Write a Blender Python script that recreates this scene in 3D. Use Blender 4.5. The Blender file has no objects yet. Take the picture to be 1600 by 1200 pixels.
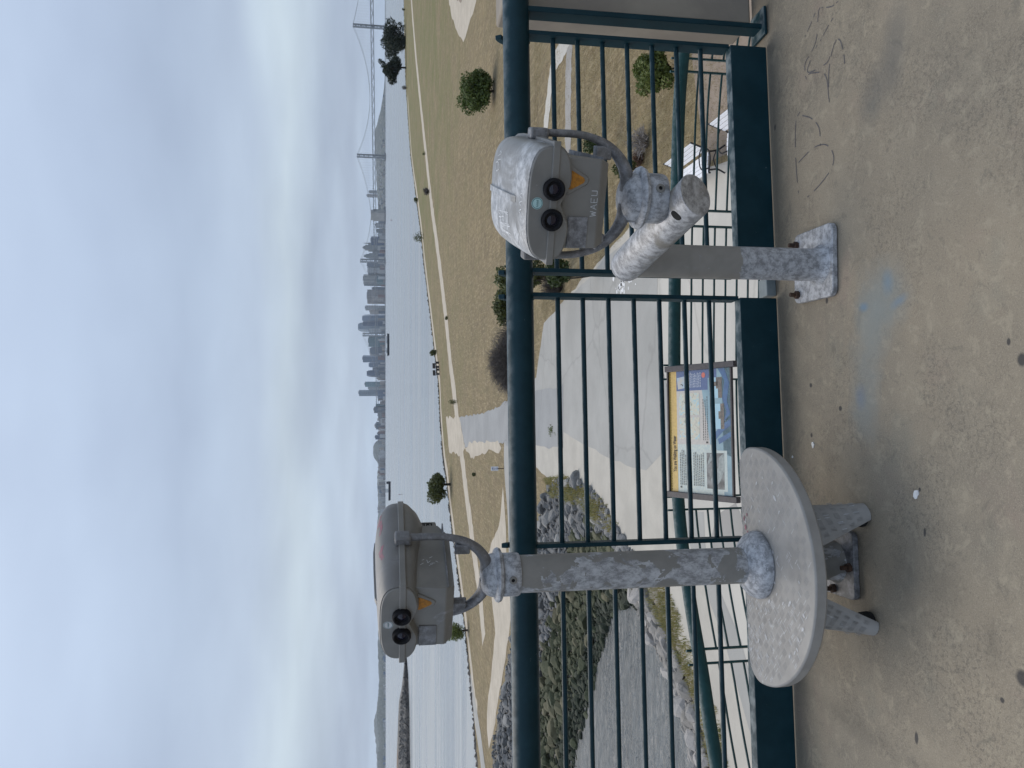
import bpy, bmesh, math, random
from mathutils import Vector, Matrix, Euler
R = math.radians
SC = bpy.context.scene
COL = SC.collection
# ------------------------------------------------------------------ measuring helpers
EYE = 8.0                       # camera height above the meadow (m)
DECK = EYE - 1.555              # top of the overlook deck
FPX, VHOR = 1230.0, 600.0
PIT = math.atan((800 - VHOR) / FPX); PS, PC = math.sin(PIT), math.cos(PIT)
def gp(x, y, z=0.0):            # where the sight line of a photo point meets height z
    a = (600 - y) / FPX; b = (x - 800) / FPX
    t = (z - EYE) / (-PS - b * PC)
    return Vector((a * t, (PC - b * PS) * t, z))
def dp(x, y, Y):                # the point of that sight line at a given distance
    a = (600 - y) / FPX; b = (x - 800) / FPX
    t = Y / (PC - b * PS)
    return Vector((a * t, Y, EYE + (-PS - b * PC) * t))
# ------------------------------------------------------------------ mesh building
class MB:
    def __init__(s): s.v = []; s.f = []
    def add(s, vs, fs):
        o = len(s.v); s.v += [Vector(p) for p in vs]; s.f += [tuple(i + o for i in f) for f in fs]
        return s
    def box(s, c, d, rot=None):
        hx, hy, hz = d[0] / 2, d[1] / 2, d[2] / 2
        vs = [Vector((x, y, z)) for x in (-hx, hx) for y in (-hy, hy) for z in (-hz, hz)]
        if rot is not None: vs = [rot @ q for q in vs]
        c = Vector(c)
        return s.add([q + c for q in vs], [(0, 1, 3, 2), (4, 6, 7, 5), (0, 4, 5, 1), (2, 3, 7, 6), (0, 2, 6, 4), (1, 5, 7, 3)])
    def tube(s, path, r, seg=10, caps=True, up=None, flat=1.0):
        path = [Vector(q) for q in path]; n = len(path)
        rs = r if isinstance(r, (list, tuple)) else [r] * n
        T = []
        for i in range(n):
            t = path[min(i + 1, n - 1)] - path[max(i - 1, 0)]
            T.append(t.normalized())
        u = Vector(up) if up else (Vector((0, 0, 1)) if abs(T[0].z) < .9 else Vector((1, 0, 0)))
        vs = []; fs = []
        for i in range(n):
            u = (u - T[i] * u.dot(T[i])).normalized(); w = T[i].cross(u)
            for k in range(seg):
                a = 2 * math.pi * k / seg
                vs.append(path[i] + u * (rs[i] * math.cos(a)) + w * (rs[i] * flat * math.sin(a)))
        for i in range(n - 1):
            for k in range(seg):
                k2 = (k + 1) % seg
                fs.append((i * seg + k, i * seg + k2, (i + 1) * seg + k2, (i + 1) * seg + k))
        if caps:
            fs.append(tuple(reversed(range(seg)))); fs.append(tuple((n - 1) * seg + k for k in range(seg)))
        return s.add(vs, fs)
    def lathe(s, prof, seg=32, mtx=None, close=False):   # prof: (r,z)
        vs = []; fs = []
        for r, z in prof:
            for k in range(seg):
                a = 2 * math.pi * k / seg
                q = Vector((r * math.cos(a), r * math.sin(a), z))
                vs.append(mtx @ q if mtx else q)
        for i in range(len(prof) - 1):
            for k in range(seg):
                k2 = (k + 1) % seg
                fs.append((i * seg + k, i * seg + k2, (i + 1) * seg + k2, (i + 1) * seg + k))
        if not close:
            fs.append(tuple(reversed(range(seg)))); fs.append(tuple((len(prof) - 1) * seg + k for k in range(seg)))
        return s.add(vs, fs)
    def prism(s, poly, z0, z1, mtx=None):
        n = len(poly)
        vs = [Vector((q[0], q[1], z0)) for q in poly] + [Vector((q[0], q[1], z1)) for q in poly]
        if mtx: vs = [mtx @ q for q in vs]
        fs = [tuple(reversed(range(n))), tuple(range(n, 2 * n))]
        for i in range(n):
            j = (i + 1) % n; fs.append((i, j, n + j, n + i))
        return s.add(vs, fs)
    def loft(s, secs, closed=True, caps=True):
        m = len(secs[0]); vs = [q for sec in secs for q in sec]; fs = []
        for i in range(len(secs) - 1):
            for k in range(m if closed else m - 1):
                k2 = (k + 1) % m
                fs.append((i * m + k, i * m + k2, (i + 1) * m + k2, (i + 1) * m + k))
        if caps:
            fs.append(tuple(reversed(range(m)))); fs.append(tuple((len(secs) - 1) * m + k for k in range(m)))
        return s.add(vs, fs)
    def build(s, name, mat, parent=None, smooth=40, bevel=0, loc=None, seg=2):
        me = bpy.data.meshes.new(name); me.from_pydata([tuple(q) for q in s.v], [], s.f); me.update()
        bm = bmesh.new(); bm.from_mesh(me); bmesh.ops.recalc_face_normals(bm, faces=bm.faces[:]); bm.to_mesh(me); bm.free()
        if smooth:
            for q in me.polygons: q.use_smooth = True
            me.set_sharp_from_angle(angle=R(smooth))
        if mat: me.materials.append(mat)
        o = bpy.data.objects.new(name, me); COL.objects.link(o)
        if parent: o.parent = parent
        if loc is not None: o.location = loc
        if bevel:
            b = o.modifiers.new('Bevel', 'BEVEL'); b.width = bevel; b.segments = seg; b.limit_method = 'ANGLE'; b.angle_limit = R(35)
        return o
    def raw(s, name, mat, parent=None, loc=None):          # loose cards (leaves): keep as they are
        me = bpy.data.meshes.new(name); me.from_pydata([tuple(q) for q in s.v], [], s.f); me.update()
        if mat: me.materials.append(mat)
        o = bpy.data.objects.new(name, me); COL.objects.link(o)
        if parent: o.parent = parent
        if loc is not None: o.location = loc
        return o
def tag(o, label=None, cat=None, group=None, kind=None):
    if label: o['label'] = label
    if cat: o['category'] = cat
    if group: o['group'] = group
    if kind: o['kind'] = kind
    return o
def thing(name, label, cat, loc=(0, 0, 0), rz=0.0, group=None):
    o = bpy.data.objects.new(name, None); COL.objects.link(o); o.empty_display_size = .1
    o.location = loc; o.rotation_euler = (0, 0, rz)
    return tag(o, label, cat, group)
KIDS = {}
def children(o): return [c for c in bpy.data.objects if c.parent == o]
def copy_tree(o, parent=None):
    c = o.copy(); COL.objects.link(c)
    if parent: c.parent = parent
    for ch in children(o): copy_tree(ch, c)
    return c
def spline(pts, n):              # Catmull-Rom through the points
    pts = [Vector(q) for q in pts]; out = []
    P = [pts[0] * 2 - pts[1]] + pts + [pts[-1] * 2 - pts[-2]]
    m = len(pts) - 1
    for i in range(n + 1):
        t = i / n * m; k = min(int(t), m - 1); t -= k
        a, b, c, d = P[k], P[k + 1], P[k + 2], P[k + 3]
        out.append(.5 * (2 * b + (c - a) * t + (2 * a - 5 * b + 4 * c - d) * t * t + (3 * b - a - 3 * c + d) * t ** 3))
    return out
# ------------------------------------------------------------------ node helpers
class NT:
    def __init__(s, t): s.t = t
    def n(s, typ, ins=None, **kw):
        d = s.t.nodes.new(typ)
        for k, v in kw.items(): setattr(d, k, v)
        for k, v in (ins or {}).items():
            if isinstance(v, bpy.types.NodeSocket): s.t.links.new(v, d.inputs[k])
            else: d.inputs[k].default_value = v
        return d
    def math(s, op, a, b=0.0, clamp=False):
        return s.n('ShaderNodeMath', {0: a, 1: b}, operation=op, use_clamp=clamp).outputs[0]
    def mix(s, f, a, b, blend='MIX'):
        a = a if isinstance(a, bpy.types.NodeSocket) else (*a[:3], 1)
        b = b if isinstance(b, bpy.types.NodeSocket) else (*b[:3], 1)
        return s.n('ShaderNodeMix', {0: f, 6: a, 7: b}, data_type='RGBA', blend_type=blend).outputs[2]
    def noise(s, vec, scale, detail=4, rough=.55, dist=0.0):
        return s.n('ShaderNodeTexNoise', {'Vector': vec, 'Scale': scale, 'Detail': detail, 'Roughness': rough, 'Distortion': dist}).outputs[0]
    def ramp(s, f, *stops):
        d = s.n('ShaderNodeValToRGB', {0: f}); e = d.color_ramp.elements
        while len(e) < len(stops): e.new(.5)
        for q, (p, c) in zip(e, stops):
            q.position = p
            q.color = (c, c, c, 1) if not isinstance(c, (tuple, list)) else (*c[:3], 1)
        return d.outputs[0]
    def step(s, f, lo, hi): return s.n('ShaderNodeMapRange', {0: f, 1: lo, 2: hi, 3: 0.0, 4: 1.0}, interpolation_type='SMOOTHSTEP').outputs[0]
    def obj(s): return s.n('ShaderNodeTexCoord').outputs['Object']
    def geo(s): return s.n('ShaderNodeNewGeometry').outputs['Position']
    def scale(s, v, sx, sy, sz): return s.n('ShaderNodeMapping', {0: v, 3: (sx, sy, sz)}).outputs[0]
    def sep(s, v): return s.n('ShaderNodeSeparateXYZ', {0: v}).outputs
    def ellipse(s, v, cx, cy, rx, ry, ang=0.0, wob=None, amt=.3, soft=.25):
        m = s.n('ShaderNodeMapping', {0: v, 1: (cx, cy, 0), 2: (0, 0, ang), 3: (rx, ry, 1e6)}, vector_type='TEXTURE').outputs[0]
        m = s.n('ShaderNodeVectorMath', {0: m, 1: (1, 1, 0)}, operation='MULTIPLY').outputs[0]
        d = s.n('ShaderNodeVectorMath', {0: m}, operation='LENGTH').outputs[1]
        if wob is not None: d = s.math('ADD', d, s.math('MULTIPLY', s.math('SUBTRACT', wob, .5), amt * 2))
        return s.n('ShaderNodeMapRange', {0: d, 1: 1 - soft, 2: 1 + soft, 3: 1.0, 4: 0.0}).outputs[0]
    def bump(s, h, strength=.3, dist=.01, normal=None):
        i = {'Height': h, 'Strength': strength, 'Distance': dist}
        if normal is not None: i['Normal'] = normal
        return s.n('ShaderNodeBump', i).outputs[0]
def new_mat(name):
    m = bpy.data.materials.new(name); m.use_nodes = True
    t = NT(m.node_tree); b = m.node_tree.nodes['Principled BSDF']
    return m, t, b
def setin(t, b, **kw):
    for k, v in kw.items():
        k = k.replace('_', ' ')
        if isinstance(v, bpy.types.NodeSocket): t.t.links.new(v, b.inputs[k])
        else: b.inputs[k].default_value = (*v, 1) if isinstance(v, tuple) and len(v) == 3 else v
def plain(name, c1, c2=None, scale=8, rough=.6, bump=0, bscale=60, metallic=0, detail=5, bdist=.004, coat=0):
    m, t, b = new_mat(name); v = t.obj()
    c2 = c2 or tuple(x * .8 for x in c1)
    setin(t, b, Base_Color=t.mix(t.step(t.noise(v, scale, detail), .35, .65), c1, c2), Roughness=rough, Metallic=metallic)
    if bump: setin(t, b, Normal=t.bump(t.noise(v, bscale, 3), bump, bdist))
    if coat: setin(t, b, Coat_Weight=coat)
    return m
MAT = {}
def metal(name, paint, galv, lo, hi, scale=7, zs=None, rough=.5, white=.35, streak=1.0):
    """weathered paint flaking off galvanised steel; zs=(z0,z1): bare below z0"""
    m, t, b = new_mat(name); v = t.obj()
    n1 = t.noise(v, scale, 9, .62, .6)
    if zs:
        z = t.sep(v)[2]
        n1 = t.math('ADD', n1, t.math('MULTIPLY', t.math('SUBTRACT', 1.0, t.step(z, zs[0], zs[1])), .45))
    mask = t.step(n1, lo, hi)
    vs = t.scale(v, 1, 1, streak)
    sp = t.noise(vs, 160, 4, .7); sp2 = t.noise(vs, 38, 6, .75)
    g = t.mix(t.step(sp2, .36, .64), tuple(x * .55 for x in galv), tuple(min(.62, x * 1.3) for x in galv))
    g = t.mix(t.math('MULTIPLY', t.step(sp, .57, .66), white), g, (.55, .56, .58))
    p = t.mix(t.step(t.noise(v, 14, 5), .3, .7), tuple(x * .9 for x in paint), tuple(x * 1.08 for x in paint))
    chip = t.math('MULTIPLY', t.step(t.noise(v, 46, 6, .72), .70, .73), .7)
    p = t.mix(chip, p, (.5, .51, .53))
    setin(t, b, Base_Color=t.mix(mask, p, g), Roughness=t.math('ADD', rough - .08, t.math('MULTIPLY', sp2, .2)), Metallic=t.math('MULTIPLY', mask, .25))
    h = t.math('ADD', t.math('MULTIPLY', sp2, .35), t.math('MULTIPLY', mask, -.5))
    setin(t, b, Normal=t.bump(h, .35, .0015))
    MAT[name] = m; return m
TAUPE = (.182, .175, .160); GALV = (.36, .37, .39)
metal('painted steel', TAUPE, GALV, .60, .63, 6)
metal('painted steel head', (.180, .174, .161), (.31, .315, .33), .60, .70, 5, rough=.42)
metal('weathered shell', (.205, .198, .185), (.40, .405, .41), .40, .60, 6, rough=.38, white=.5)
metal('dark shell', (.150, .143, .135), (.22, .22, .225), .52, .75, 4, rough=.45, white=.1)
metal('bare galvanised', (.2, .2, .2), GALV, .25, .3, 6, rough=.55, white=.5)
metal('dark galvanised', (.14, .138, .138), (.20, .203, .215), .35, .55, 9, rough=.5, white=.16)
metal('flaking pole', (.205, .196, .178), (.36, .365, .375), .50, .508, 6.5, streak=.6, white=.3)
metal('bare arm', (.225, .212, .19), (.39, .395, .41), .40, .50, 4.5, white=.7)
metal('half bare post', (.225, .212, .19), (.37, .38, .40), .60, .66, 7, zs=(.27, .36), white=.6)
metal('tread plate', (.26, .25, .235), (.38, .38, .38), .66, .68, 9, rough=.40, white=.2)
MAT['black rubber'] = plain('black rubber', (.008, .008, .010), (.012, .012, .014), 30, .62)
MAT['lens'] = plain('lens glass', (.006, .006, .02), (.01, .008, .02), 10, .10)
for _n in ('black rubber',): MAT[_n].node_tree.nodes['Principled BSDF'].inputs['Specular IOR Level'].default_value = .16
MAT['rust'] = plain('rusty iron', (.035, .02, .014), (.07, .035, .02), 60, .85, .5, 200)
MAT['dark hole'] = plain('dark hole', (.004, .004, .004), (.006, .006, .006), 30, .9)  # near black: rating plate, and shade painted into holes and leg hollows
MAT['amber'] = plain('amber plate', (.42, .17, .01), (.26, .11, .01), 90, .55, .3, 160)
MAT['white scratch'] = plain('white scratch', (.62, .63, .64), (.42, .43, .44), 120, .7)
MAT['pink stain'] = plain('pink paint smear', (.26, .10, .13), (.2, .12, .13), 60, .6)
def green_paint(name, base, rough=.3, dust=.5):
    m, t, b = new_mat(name); v = t.geo()
    n = t.noise(v, 9, 7, .65); chips = t.step(t.noise(v, 24, 9, .8), .665, .69)
    c = t.mix(t.step(n, .3, .75), base, tuple(x * 1.35 + .004 for x in base))
    up = t.sep(t.n('ShaderNodeNewGeometry').outputs['Normal'])[2]
    d = t.math('MULTIPLY', t.math('MULTIPLY', t.step(up, .5, 1), t.step(t.noise(v, 22, 5), .35, .7)), dust)
    c = t.mix(d, c, (.16, .19, .20))
    c = t.mix(t.math('MULTIPLY', chips, .8), c, (.3, .34, .34))
    setin(t, b, Base_Color=c, Roughness=t.math('ADD', rough, t.math('MULTIPLY', n, .2)), Normal=t.bump(t.noise(v, 55, 3), .08, .002), Specular_IOR_Level=.22)
    MAT[name] = m; return m
green_paint('green rail paint', (.0015, .021, .030), .33)
green_paint('green panel paint', (.0015, .022, .031), .42, .9)
green_paint('green low rail paint', (.008, .04, .042), .35)
# ------------------------------------------------------------------ camera, sky, sun
cam = bpy.data.cameras.new('camera'); co = bpy.data.objects.new('camera', cam); COL.objects.link(co)
cam.sensor_width = 36; cam.sensor_fit = 'HORIZONTAL'; cam.lens = 36 * FPX / 1600
cam.clip_start = .05; cam.clip_end = 60000
# the phone was held upright, the picture lies on its side: roll of a quarter turn
co.matrix_world = Matrix(((0, 1, 0, 0), (-PS, 0, -PC, 0), (-PC, 0, PS, EYE), (0, 0, 0, 1)))
SC.camera = co
SUN_EL, SUN_AZ = R(52), R(-35)
w = bpy.data.worlds.new('World'); SC.world = w; w.use_nodes = True
t = NT(w.node_tree); w.node_tree.nodes.clear()
sky = t.n('ShaderNodeTexSky', sky_type='NISHITA', sun_disc=False, sun_elevation=SUN_EL, sun_rotation=SUN_AZ, air_density=1.2, dust_density=2.5)
bg1 = t.n('ShaderNodeBackground', {0: sky.outputs[0], 1: .06})
d = t.n('ShaderNodeTexCoord').outputs['Generated']
x, y, z = t.sep(d)
den = t.math('ADD', t.math('ABSOLUTE', z), .13)
pl = t.n('ShaderNodeCombineXYZ', {0: t.math('DIVIDE', x, den), 1: t.math('DIVIDE', y, den), 2: 3.7}).outputs[0]
pl = t.scale(pl, .8, .8, 1)
n1 = t.noise(pl, .75, 2.2, .5, .15); n2 = t.noise(pl, 2.0, 3, .5, .15)
f = t.math('ADD', t.math('MULTIPLY', n1, .7), t.math('MULTIPLY', n2, .3))
soft = t.noise(t.scale(d, 1.0, 1.0, 3.2), 2.6, 3, .5, .2)
el = t.math('ADD', t.math('ABSOLUTE', z), t.math('MULTIPLY', t.math('SUBTRACT', soft, .5), .10))
cl = t.ramp(t.math('MULTIPLY', el, 2.0), (.0, (.50, .605, .76)), (.06, (.50, .60, .74)), (.13, (.435, .525, .665)), (.225, (.555, .655, .755)), (.30, (.475, .568, .715)), (.46, (.42, .51, .665)), (.66, (.52, .63, .81)), (.92, (.60, .72, .91)))
br = t.n('ShaderNodeMapRange', {0: f, 1: .30, 2: .70, 3: .79, 4: 1.19}).outputs[0]
cl = t.n('ShaderNodeVectorMath', {0: cl, 1: t.n('ShaderNodeCombineXYZ', {0: br, 1: br, 2: t.math('POWER', br, .85)}).outputs[0]}, operation='MULTIPLY').outputs[0]
bg2 = t.n('ShaderNodeBackground', {0: cl, 1: .775})
mx = t.n('ShaderNodeMixShader', {0: .9, 1: bg1.outputs[0], 2: bg2.outputs[0]})
t.n('ShaderNodeOutputWorld', {0: mx.outputs[0]})
sl = bpy.data.lights.new('sun', 'SUN'); sl.energy = 1.5; sl.angle = R(55); sl.color = (1, .89, .74)
so = bpy.data.objects.new('sun', sl); COL.objects.link(so)
so.rotation_euler = Euler((R(90) - SUN_EL, 0, R(180) - SUN_AZ + 0), 'XYZ')
SC.view_settings.view_transform = 'Standard'; SC.view_settings.look = 'None'
SC.view_settings.exposure = 0.45; SC.view_settings.gamma = 1
SC.cycles.use_adaptive_sampling = True
SC.cycles.max_bounces = 6; SC.cycles.volume_bounces = 0
# ------------------------------------------------------------------ overlook deck
m, t, b = new_mat('deck concrete'); v = t.obj()
big = t.noise(v, 1.1, 5, .6, .4); mid = t.noise(v, 5, 7, .65, .3); fine = t.noise(v, 60, 5, .7); grain = t.noise(v, 260, 2, .6)
c = t.mix(t.step(big, .3, .7), (.240, .208, .162), (.188, .170, .140))
c = t.mix(t.math('MULTIPLY', t.step(mid, .42, .72), .55), c, (.27, .24, .19))
c = t.mix(t.math('MULTIPLY', t.step(t.noise(v, 2.3, 5, .6, .5), .55, .7), .4), c, (.26, .195, .17))
c = t.mix(t.math('MULTIPLY', t.step(t.noise(v, 3.1, 5, .6), .56, .72), .35), c, (.175, .182, .158))
worn = t.math('MULTIPLY', t.step(t.noise(v, 1.9, 3), .46, .62), t.step(t.noise(v, 75, 6, .75, .6), .53, .60))
c = t.mix(t.math('MULTIPLY', worn, .42), c, (.085, .08, .072))
c = t.mix(t.math('MULTIPLY', t.step(grain, .54, .64), .45), c, (.34, .31, .27))
c = t.mix(t.math('MULTIPLY', t.step(t.noise(v, 170, 3, .7), .58, .66), .5), c, (.09, .08, .07))
c = t.mix(t.math('MULTIPLY', t.step(t.noise(v, 26, 8, .8), .70, .74), .6), c, (.06, .055, .05))
hl = t.math('ABSOLUTE', t.math('SUBTRACT', t.noise(v, 11, 5, .7, .8), .5)); hm = t.step(t.noise(v, 2.6, 3), .48, .62)
c = t.mix(t.math('MULTIPLY', t.math('MULTIPLY', t.math('SUBTRACT', 1.0, t.step(hl, .004, .016)), hm), .38), c, (.085, .075, .06))
c = t.mix(t.math('MULTIPLY', t.step(t.noise(v, 15, 8, .8, .4), .52, .62), .62), c, (.30, .27, .215))
c = t.mix(t.math('MULTIPLY', t.step(t.noise(v, 11, 8, .8, .7), .55, .64), .55), c, (.135, .125, .105))
wob = t.noise(v, 7, 6, .65)
def spot(px, py, rx, ry, ang=0, col=(.05, .05, .055), k=.85, soft=.2, amt=.25):
    global c
    q = gp(px, py, DECK)
    c = t.mix(t.math('MULTIPLY', t.ellipse(v, q.x, q.y, rx, ry, R(ang), wob, amt, soft), k), c, col)
for a in ((1385, 455, .085, .10), (1360, 520, .13, .075), (1352, 600, .14, .07), (1350, 650, .07, .06), (1372, 480, .12, .09)):
    spot(a[0], a[1], a[2], a[3], 8, (.165, .205, .225), .34, .5, .8)
spot(1387, 440, .03, .02, 0, (.10, .19, .29), .5, .8, .6); spot(1350, 480, .012, .02, 0, (.09, .18, .29), .6, .6, .6)
spot(1405, 470, .012, .03, 20, (.1, .19, .3), .45, .7, .6); spot(1345, 620, .03, .02, 0, (.10, .15, .25), .4, .8, .6)
for a in ((1597, 562, .016, .014), (1267, 602, .008, .009), (1313, 638, .008, .009), (1432, 1153, .018, .008), (1576, 534, .009, .006), (1445, 832, .012, .005),
          (1268, 680, .008, .007), (1437, 765, .006, .005), (1598, 1060, .02, .02), (1566, 1094, .007, .007), (1211, 199, .012, .008), (1292, 470, .01, .008)):
    spot(*a, 0, (.035, .035, .038), .9, .25, .12)
for a in ((1400, 60, .10, .05), (1385, 120, .09, .06), (1360, 150, .08, .05)): spot(*a, 0, (.09, .095, .1), .35, .6, .6)
for a in ((1550, 1010, .05, .02), (1480, 920, .05, .06), (1420, 890, .09, .07), (1330, 1130, .03, .2)): spot(*a, 0, (.1, .09, .075), .35, .8, .6)
# darker wobbly band along the foot of the kick plate
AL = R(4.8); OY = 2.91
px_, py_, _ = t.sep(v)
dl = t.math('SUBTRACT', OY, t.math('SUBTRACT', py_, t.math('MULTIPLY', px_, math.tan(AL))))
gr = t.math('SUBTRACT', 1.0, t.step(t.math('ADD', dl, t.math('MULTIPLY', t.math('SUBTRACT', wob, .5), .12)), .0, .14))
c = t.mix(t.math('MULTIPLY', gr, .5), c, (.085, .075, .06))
c = t.mix(1.0, c, (1.10, 1.06, .985), 'MULTIPLY')
setin(t, b, Base_Color=c, Roughness=.8)
h = t.math('ADD', t.math('MULTIPLY', fine, .5), t.math('ADD', t.math('MULTIPLY', grain, .25), t.math('MULTIPLY', worn, -.6)))
setin(t, b, Normal=t.bump(h, .45, .004))
RA = Matrix.Rotation(AL, 4, 'Z')
def rl(s, off, z): # along the railing, behind its face, above the deck
    return Vector((s * math.cos(AL) - off * math.sin(AL), OY + s * math.sin(AL) + off * math.cos(AL), DECK + z))
k = MB(); pl = [rl(-4.5, .12, 0), rl(-4.5, -6.5, 0), rl(4.5, -6.5, 0), rl(4.5, .12, 0)]
k.prism([(q.x, q.y) for q in reversed(pl)], -.28, 0)
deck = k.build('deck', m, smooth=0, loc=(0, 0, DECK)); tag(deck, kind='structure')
# faded marker scrawl on the concrete (a thin film of ink)
def ink(path, wd, mb, z=.0012):
    P = [gp(q[0], q[1], DECK) for q in path]; P = spline(P, len(P) * 6); n = len(P)
    for i in range(n - 1):
        tt = (P[i + 1] - P[i]); sd = Vector((-tt.y, tt.x, 0)).normalized() * wd / 2
        L = [P[i] - sd, P[i + 1] - sd, P[i + 1] + sd, P[i] + sd]
        if len(path) and ((i * 7919) % 11) < 8:
            mb.add([(q.x, q.y, z) for q in L], [(0, 1, 2, 3)])
m, t, b = new_mat('faded ink'); setin(t, b, Base_Color=t.mix(t.noise(t.obj(), 50, 5), (.05, .05, .06), (.15, .14, .14)), Roughness=.8)
g = MB()
for path in ([(1248, 302), (1245, 270), (1243, 230), (1244, 190), (1250, 175)], [(1262, 308), (1280, 290), (1300, 262), (1302, 240), (1290, 226), (1270, 232), (1248, 254)],
             [(1282, 228), (1280, 200), (1268, 185), (1252, 180)], [(1296, 160), (1295, 120), (1298, 92), (1305, 66), (1312, 62), (1318, 80), (1320, 100)],
             [(1260, 124), (1258, 100), (1268, 82), (1276, 60), (1279, 20), (1283, 10)], [(1277, 70), (1262, 112), (1290, 100), (1298, 86)], [(1258, 57), (1266, 40), (1274, 20)],
             [(1284, 12), (1300, 10), (1310, 2)], [(1282, 64), (1292, 45), (1302, 28)], [(1258, 120), (1270, 114), (1290, 118), (1296, 160)]):
    ink(path, .004, g)
go = g.raw('ink_scrawl', m, deck)
# paint chips and droppings lying on the deck
mw = plain('white chip', (.7, .71, .7), (.6, .6, .6), 30, .8)
for i, (px, py, s_) in enumerate(((1432, 772, .011), (1271, 695, .008), (1239, 714, .004))):
    k = MB(); random.seed(i + 4)
    poly = [(s_ * (1 + random.uniform(-.35, .35)) * math.cos(a) * 1.25, s_ * (1 + random.uniform(-.3, .3)) * math.sin(a)) for a in [j * math.pi / 4.5 for j in range(9)]]
    k.prism(poly, .0005, .003); q = gp(px, py, DECK)
    o = k.build('paint_flake', mw, loc=(q.x, q.y, DECK), smooth=0)
    tag(o, ('white flake lying out on the bare concrete in front of the step', 'white flake on the concrete just right of the kick plate by the step', 'tiny white speck at the foot of the green kick plate')[i], 'flake', 'white flakes on the deck')
# concrete wall beyond the last post on the right
mc = plain('wall concrete', (.29, .255, .205), (.23, .20, .165), 3, .85, .3, 40)
k = MB(); k.box((0, 0, .54), (2.6, .18, 1.08)); o = k.build('concrete_wall', mc, bevel=.01)
o.location = rl(2.80 + .06, .22, 0); o.rotation_euler = (0, 0, AL)
tag(o, 'plain brownish concrete parapet wall beyond the end post of the railing', 'wall')
# ------------------------------------------------------------------ overlook railing
RAIL = thing('railing', 'dark green steel railing with fat round top rail and horizontal bars around the overlook deck', 'railing', (0, OY, DECK), AL)
gm, gp_ = MAT['green rail paint'], MAT['green panel paint']
k = MB(); k.tube([(x, .035, 1.041) for x in (-3.4, -2, -1, 0, 1, 2, 3.2)], .052, 28)
k.build('top_rail', gm, RAIL)
BARS = [.891, .791, .688, .585, .480, .376, .272]
panels = [(-1.65, -.70), (-.605, .345), (.44, 1.39), (-2.70, -1.75)]
def rail_panel(x0, x1, root, z_low=.16, bars=BARS, mats=(gm, gp_)):
    for x in (x0, x1):
        k = MB()
        k.box((x, .045, (z_low + 1.0) / 2), (.016, .066, 1.0 - z_low))
        # tongue of the flat bar that wraps the back of the pipe
        arc = [(.035 + .062 * math.cos(R(a)), 1.041 + .062 * math.sin(R(a))) for a in range(-50, 66, 8)]
        arc2 = [(.035 + .088 * math.cos(R(a)), 1.041 + .088 * math.sin(R(a))) for a in range(-50, 66, 8)]
        n = len(arc)
        sec = [[Vector((x + sx, arc[i][0], arc[i][1])) for sx in (-.009, .009)] + [Vector((x + sx, arc2[i][0], arc2[i][1])) for sx in (.009, -.009)] for i in range(n)]
        k.loft(sec)
        k.build('post', mats[1], root, bevel=.0025)
    for z in bars:
        k = MB(); k.tube([(x0 + .008, .045, z), ((x0 + x1) / 2, .045, z), (x1 - .008, .045, z)], .0098, 10); k.build('bar', mats[0], root)
    k = MB(); k.add([(x0, 0, .004), (x1, 0, .004), (x1, 0, z_low), (x0, 0, z_low), (x0, .052, z_low), (x1, .052, z_low), (x0, .052, z_low - .008), (x1, .052, z_low - .008),
                     (x0, .008, z_low - .008), (x1, .008, z_low - .008), (x0, .008, .004), (x1, .008, .004)],
                    [(0, 1, 2, 3), (3, 2, 5, 4), (4, 5, 7, 6), (6, 7, 9, 8), (8, 9, 11, 10), (10, 11, 1, 0), (0, 3, 4, 6, 8, 10), (1, 11, 9, 7, 5, 2)])
    k.build('kick_plate', mats[1], root, bevel=.003)
for a in panels: rail_panel(*a, RAIL)
k = MB(); k.box((1.485, .045, .5), (.022, .07, 1.0)); k.box((1.50, .045, .01), (.12, .12, .012)); k.build('end_post', gp_, RAIL, bevel=.003)
dull = plain('dull steel', (.16, .19, .20), (.12, .15, .16), 20, .5)
for x in (.3925, -.6525, -1.70):
    k = MB(); k.box((x, .04, .022), (.074, .07, .04)); k.build('base_shoe', dull, RAIL, bevel=.003)
# ------------------------------------------------------------------ coin-operated binocular viewers
def xf(mb, M):
    mb.v = [M @ q for q in mb.v]; return mb
ST_U = [(0, .140, .066), (.02, .1425, .070), (.10, .1445, .075), (.22, .147, .080), (.31, .147, .082), (.37, .143, .078), (.405, .134, .066), (.425, .118, .045), (.434, .10, .02)]
ST_L = [(0, .140, .048), (.02, .1425, .052), (.08, .1445, .055), (.17, .146, .062), (.25, .147, .076), (.32, .147, .084), (.37, .143, .070), (.405, .134, .048), (.425, .118, .025), (.434, .10, .010)]
Y0 = -.192; ZS = .288            # face in front of the pole axis, seam above the swivel ring
def sgnp(v, e): return math.copysign(abs(v) ** e, v)
def prof_top(wd, tp, n=30, e=.62):
    return [(wd * sgnp(math.cos(a), e), tp * abs(math.sin(a)) ** e) for a in [math.pi * i / n for i in range(n + 1)]]
def prof_bot(wd, bt, n=30, e=.72, notch=0.0):
    o = []
    for i in range(n + 1):
        a = math.pi * i / n; x = -wd * sgnp(math.cos(a), e)
        o.append((x, -bt * math.sin(a) ** e * (1 - notch * math.exp(-(x / .034) ** 2))))
    return o
def lerp_st(ST, y):
    for a, b in zip(ST, ST[1:]):
        if a[0] <= y <= b[0]:
            f = (y - a[0]) / (b[0] - a[0]); return [a[i] + (b[i] - a[i]) * f for i in range(3)]
    return ST[-1]
def top_pt(y, x, lift=.0008):   # a point on the upper shell
    _, wd, tp = lerp_st(ST_U, y); e = .62
    cx = min(abs(x) / wd, .999) ** (1 / e); return Vector((x, Y0 + y, ZS + tp * (1 - cx * cx) ** (e / 2) + lift))
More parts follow.
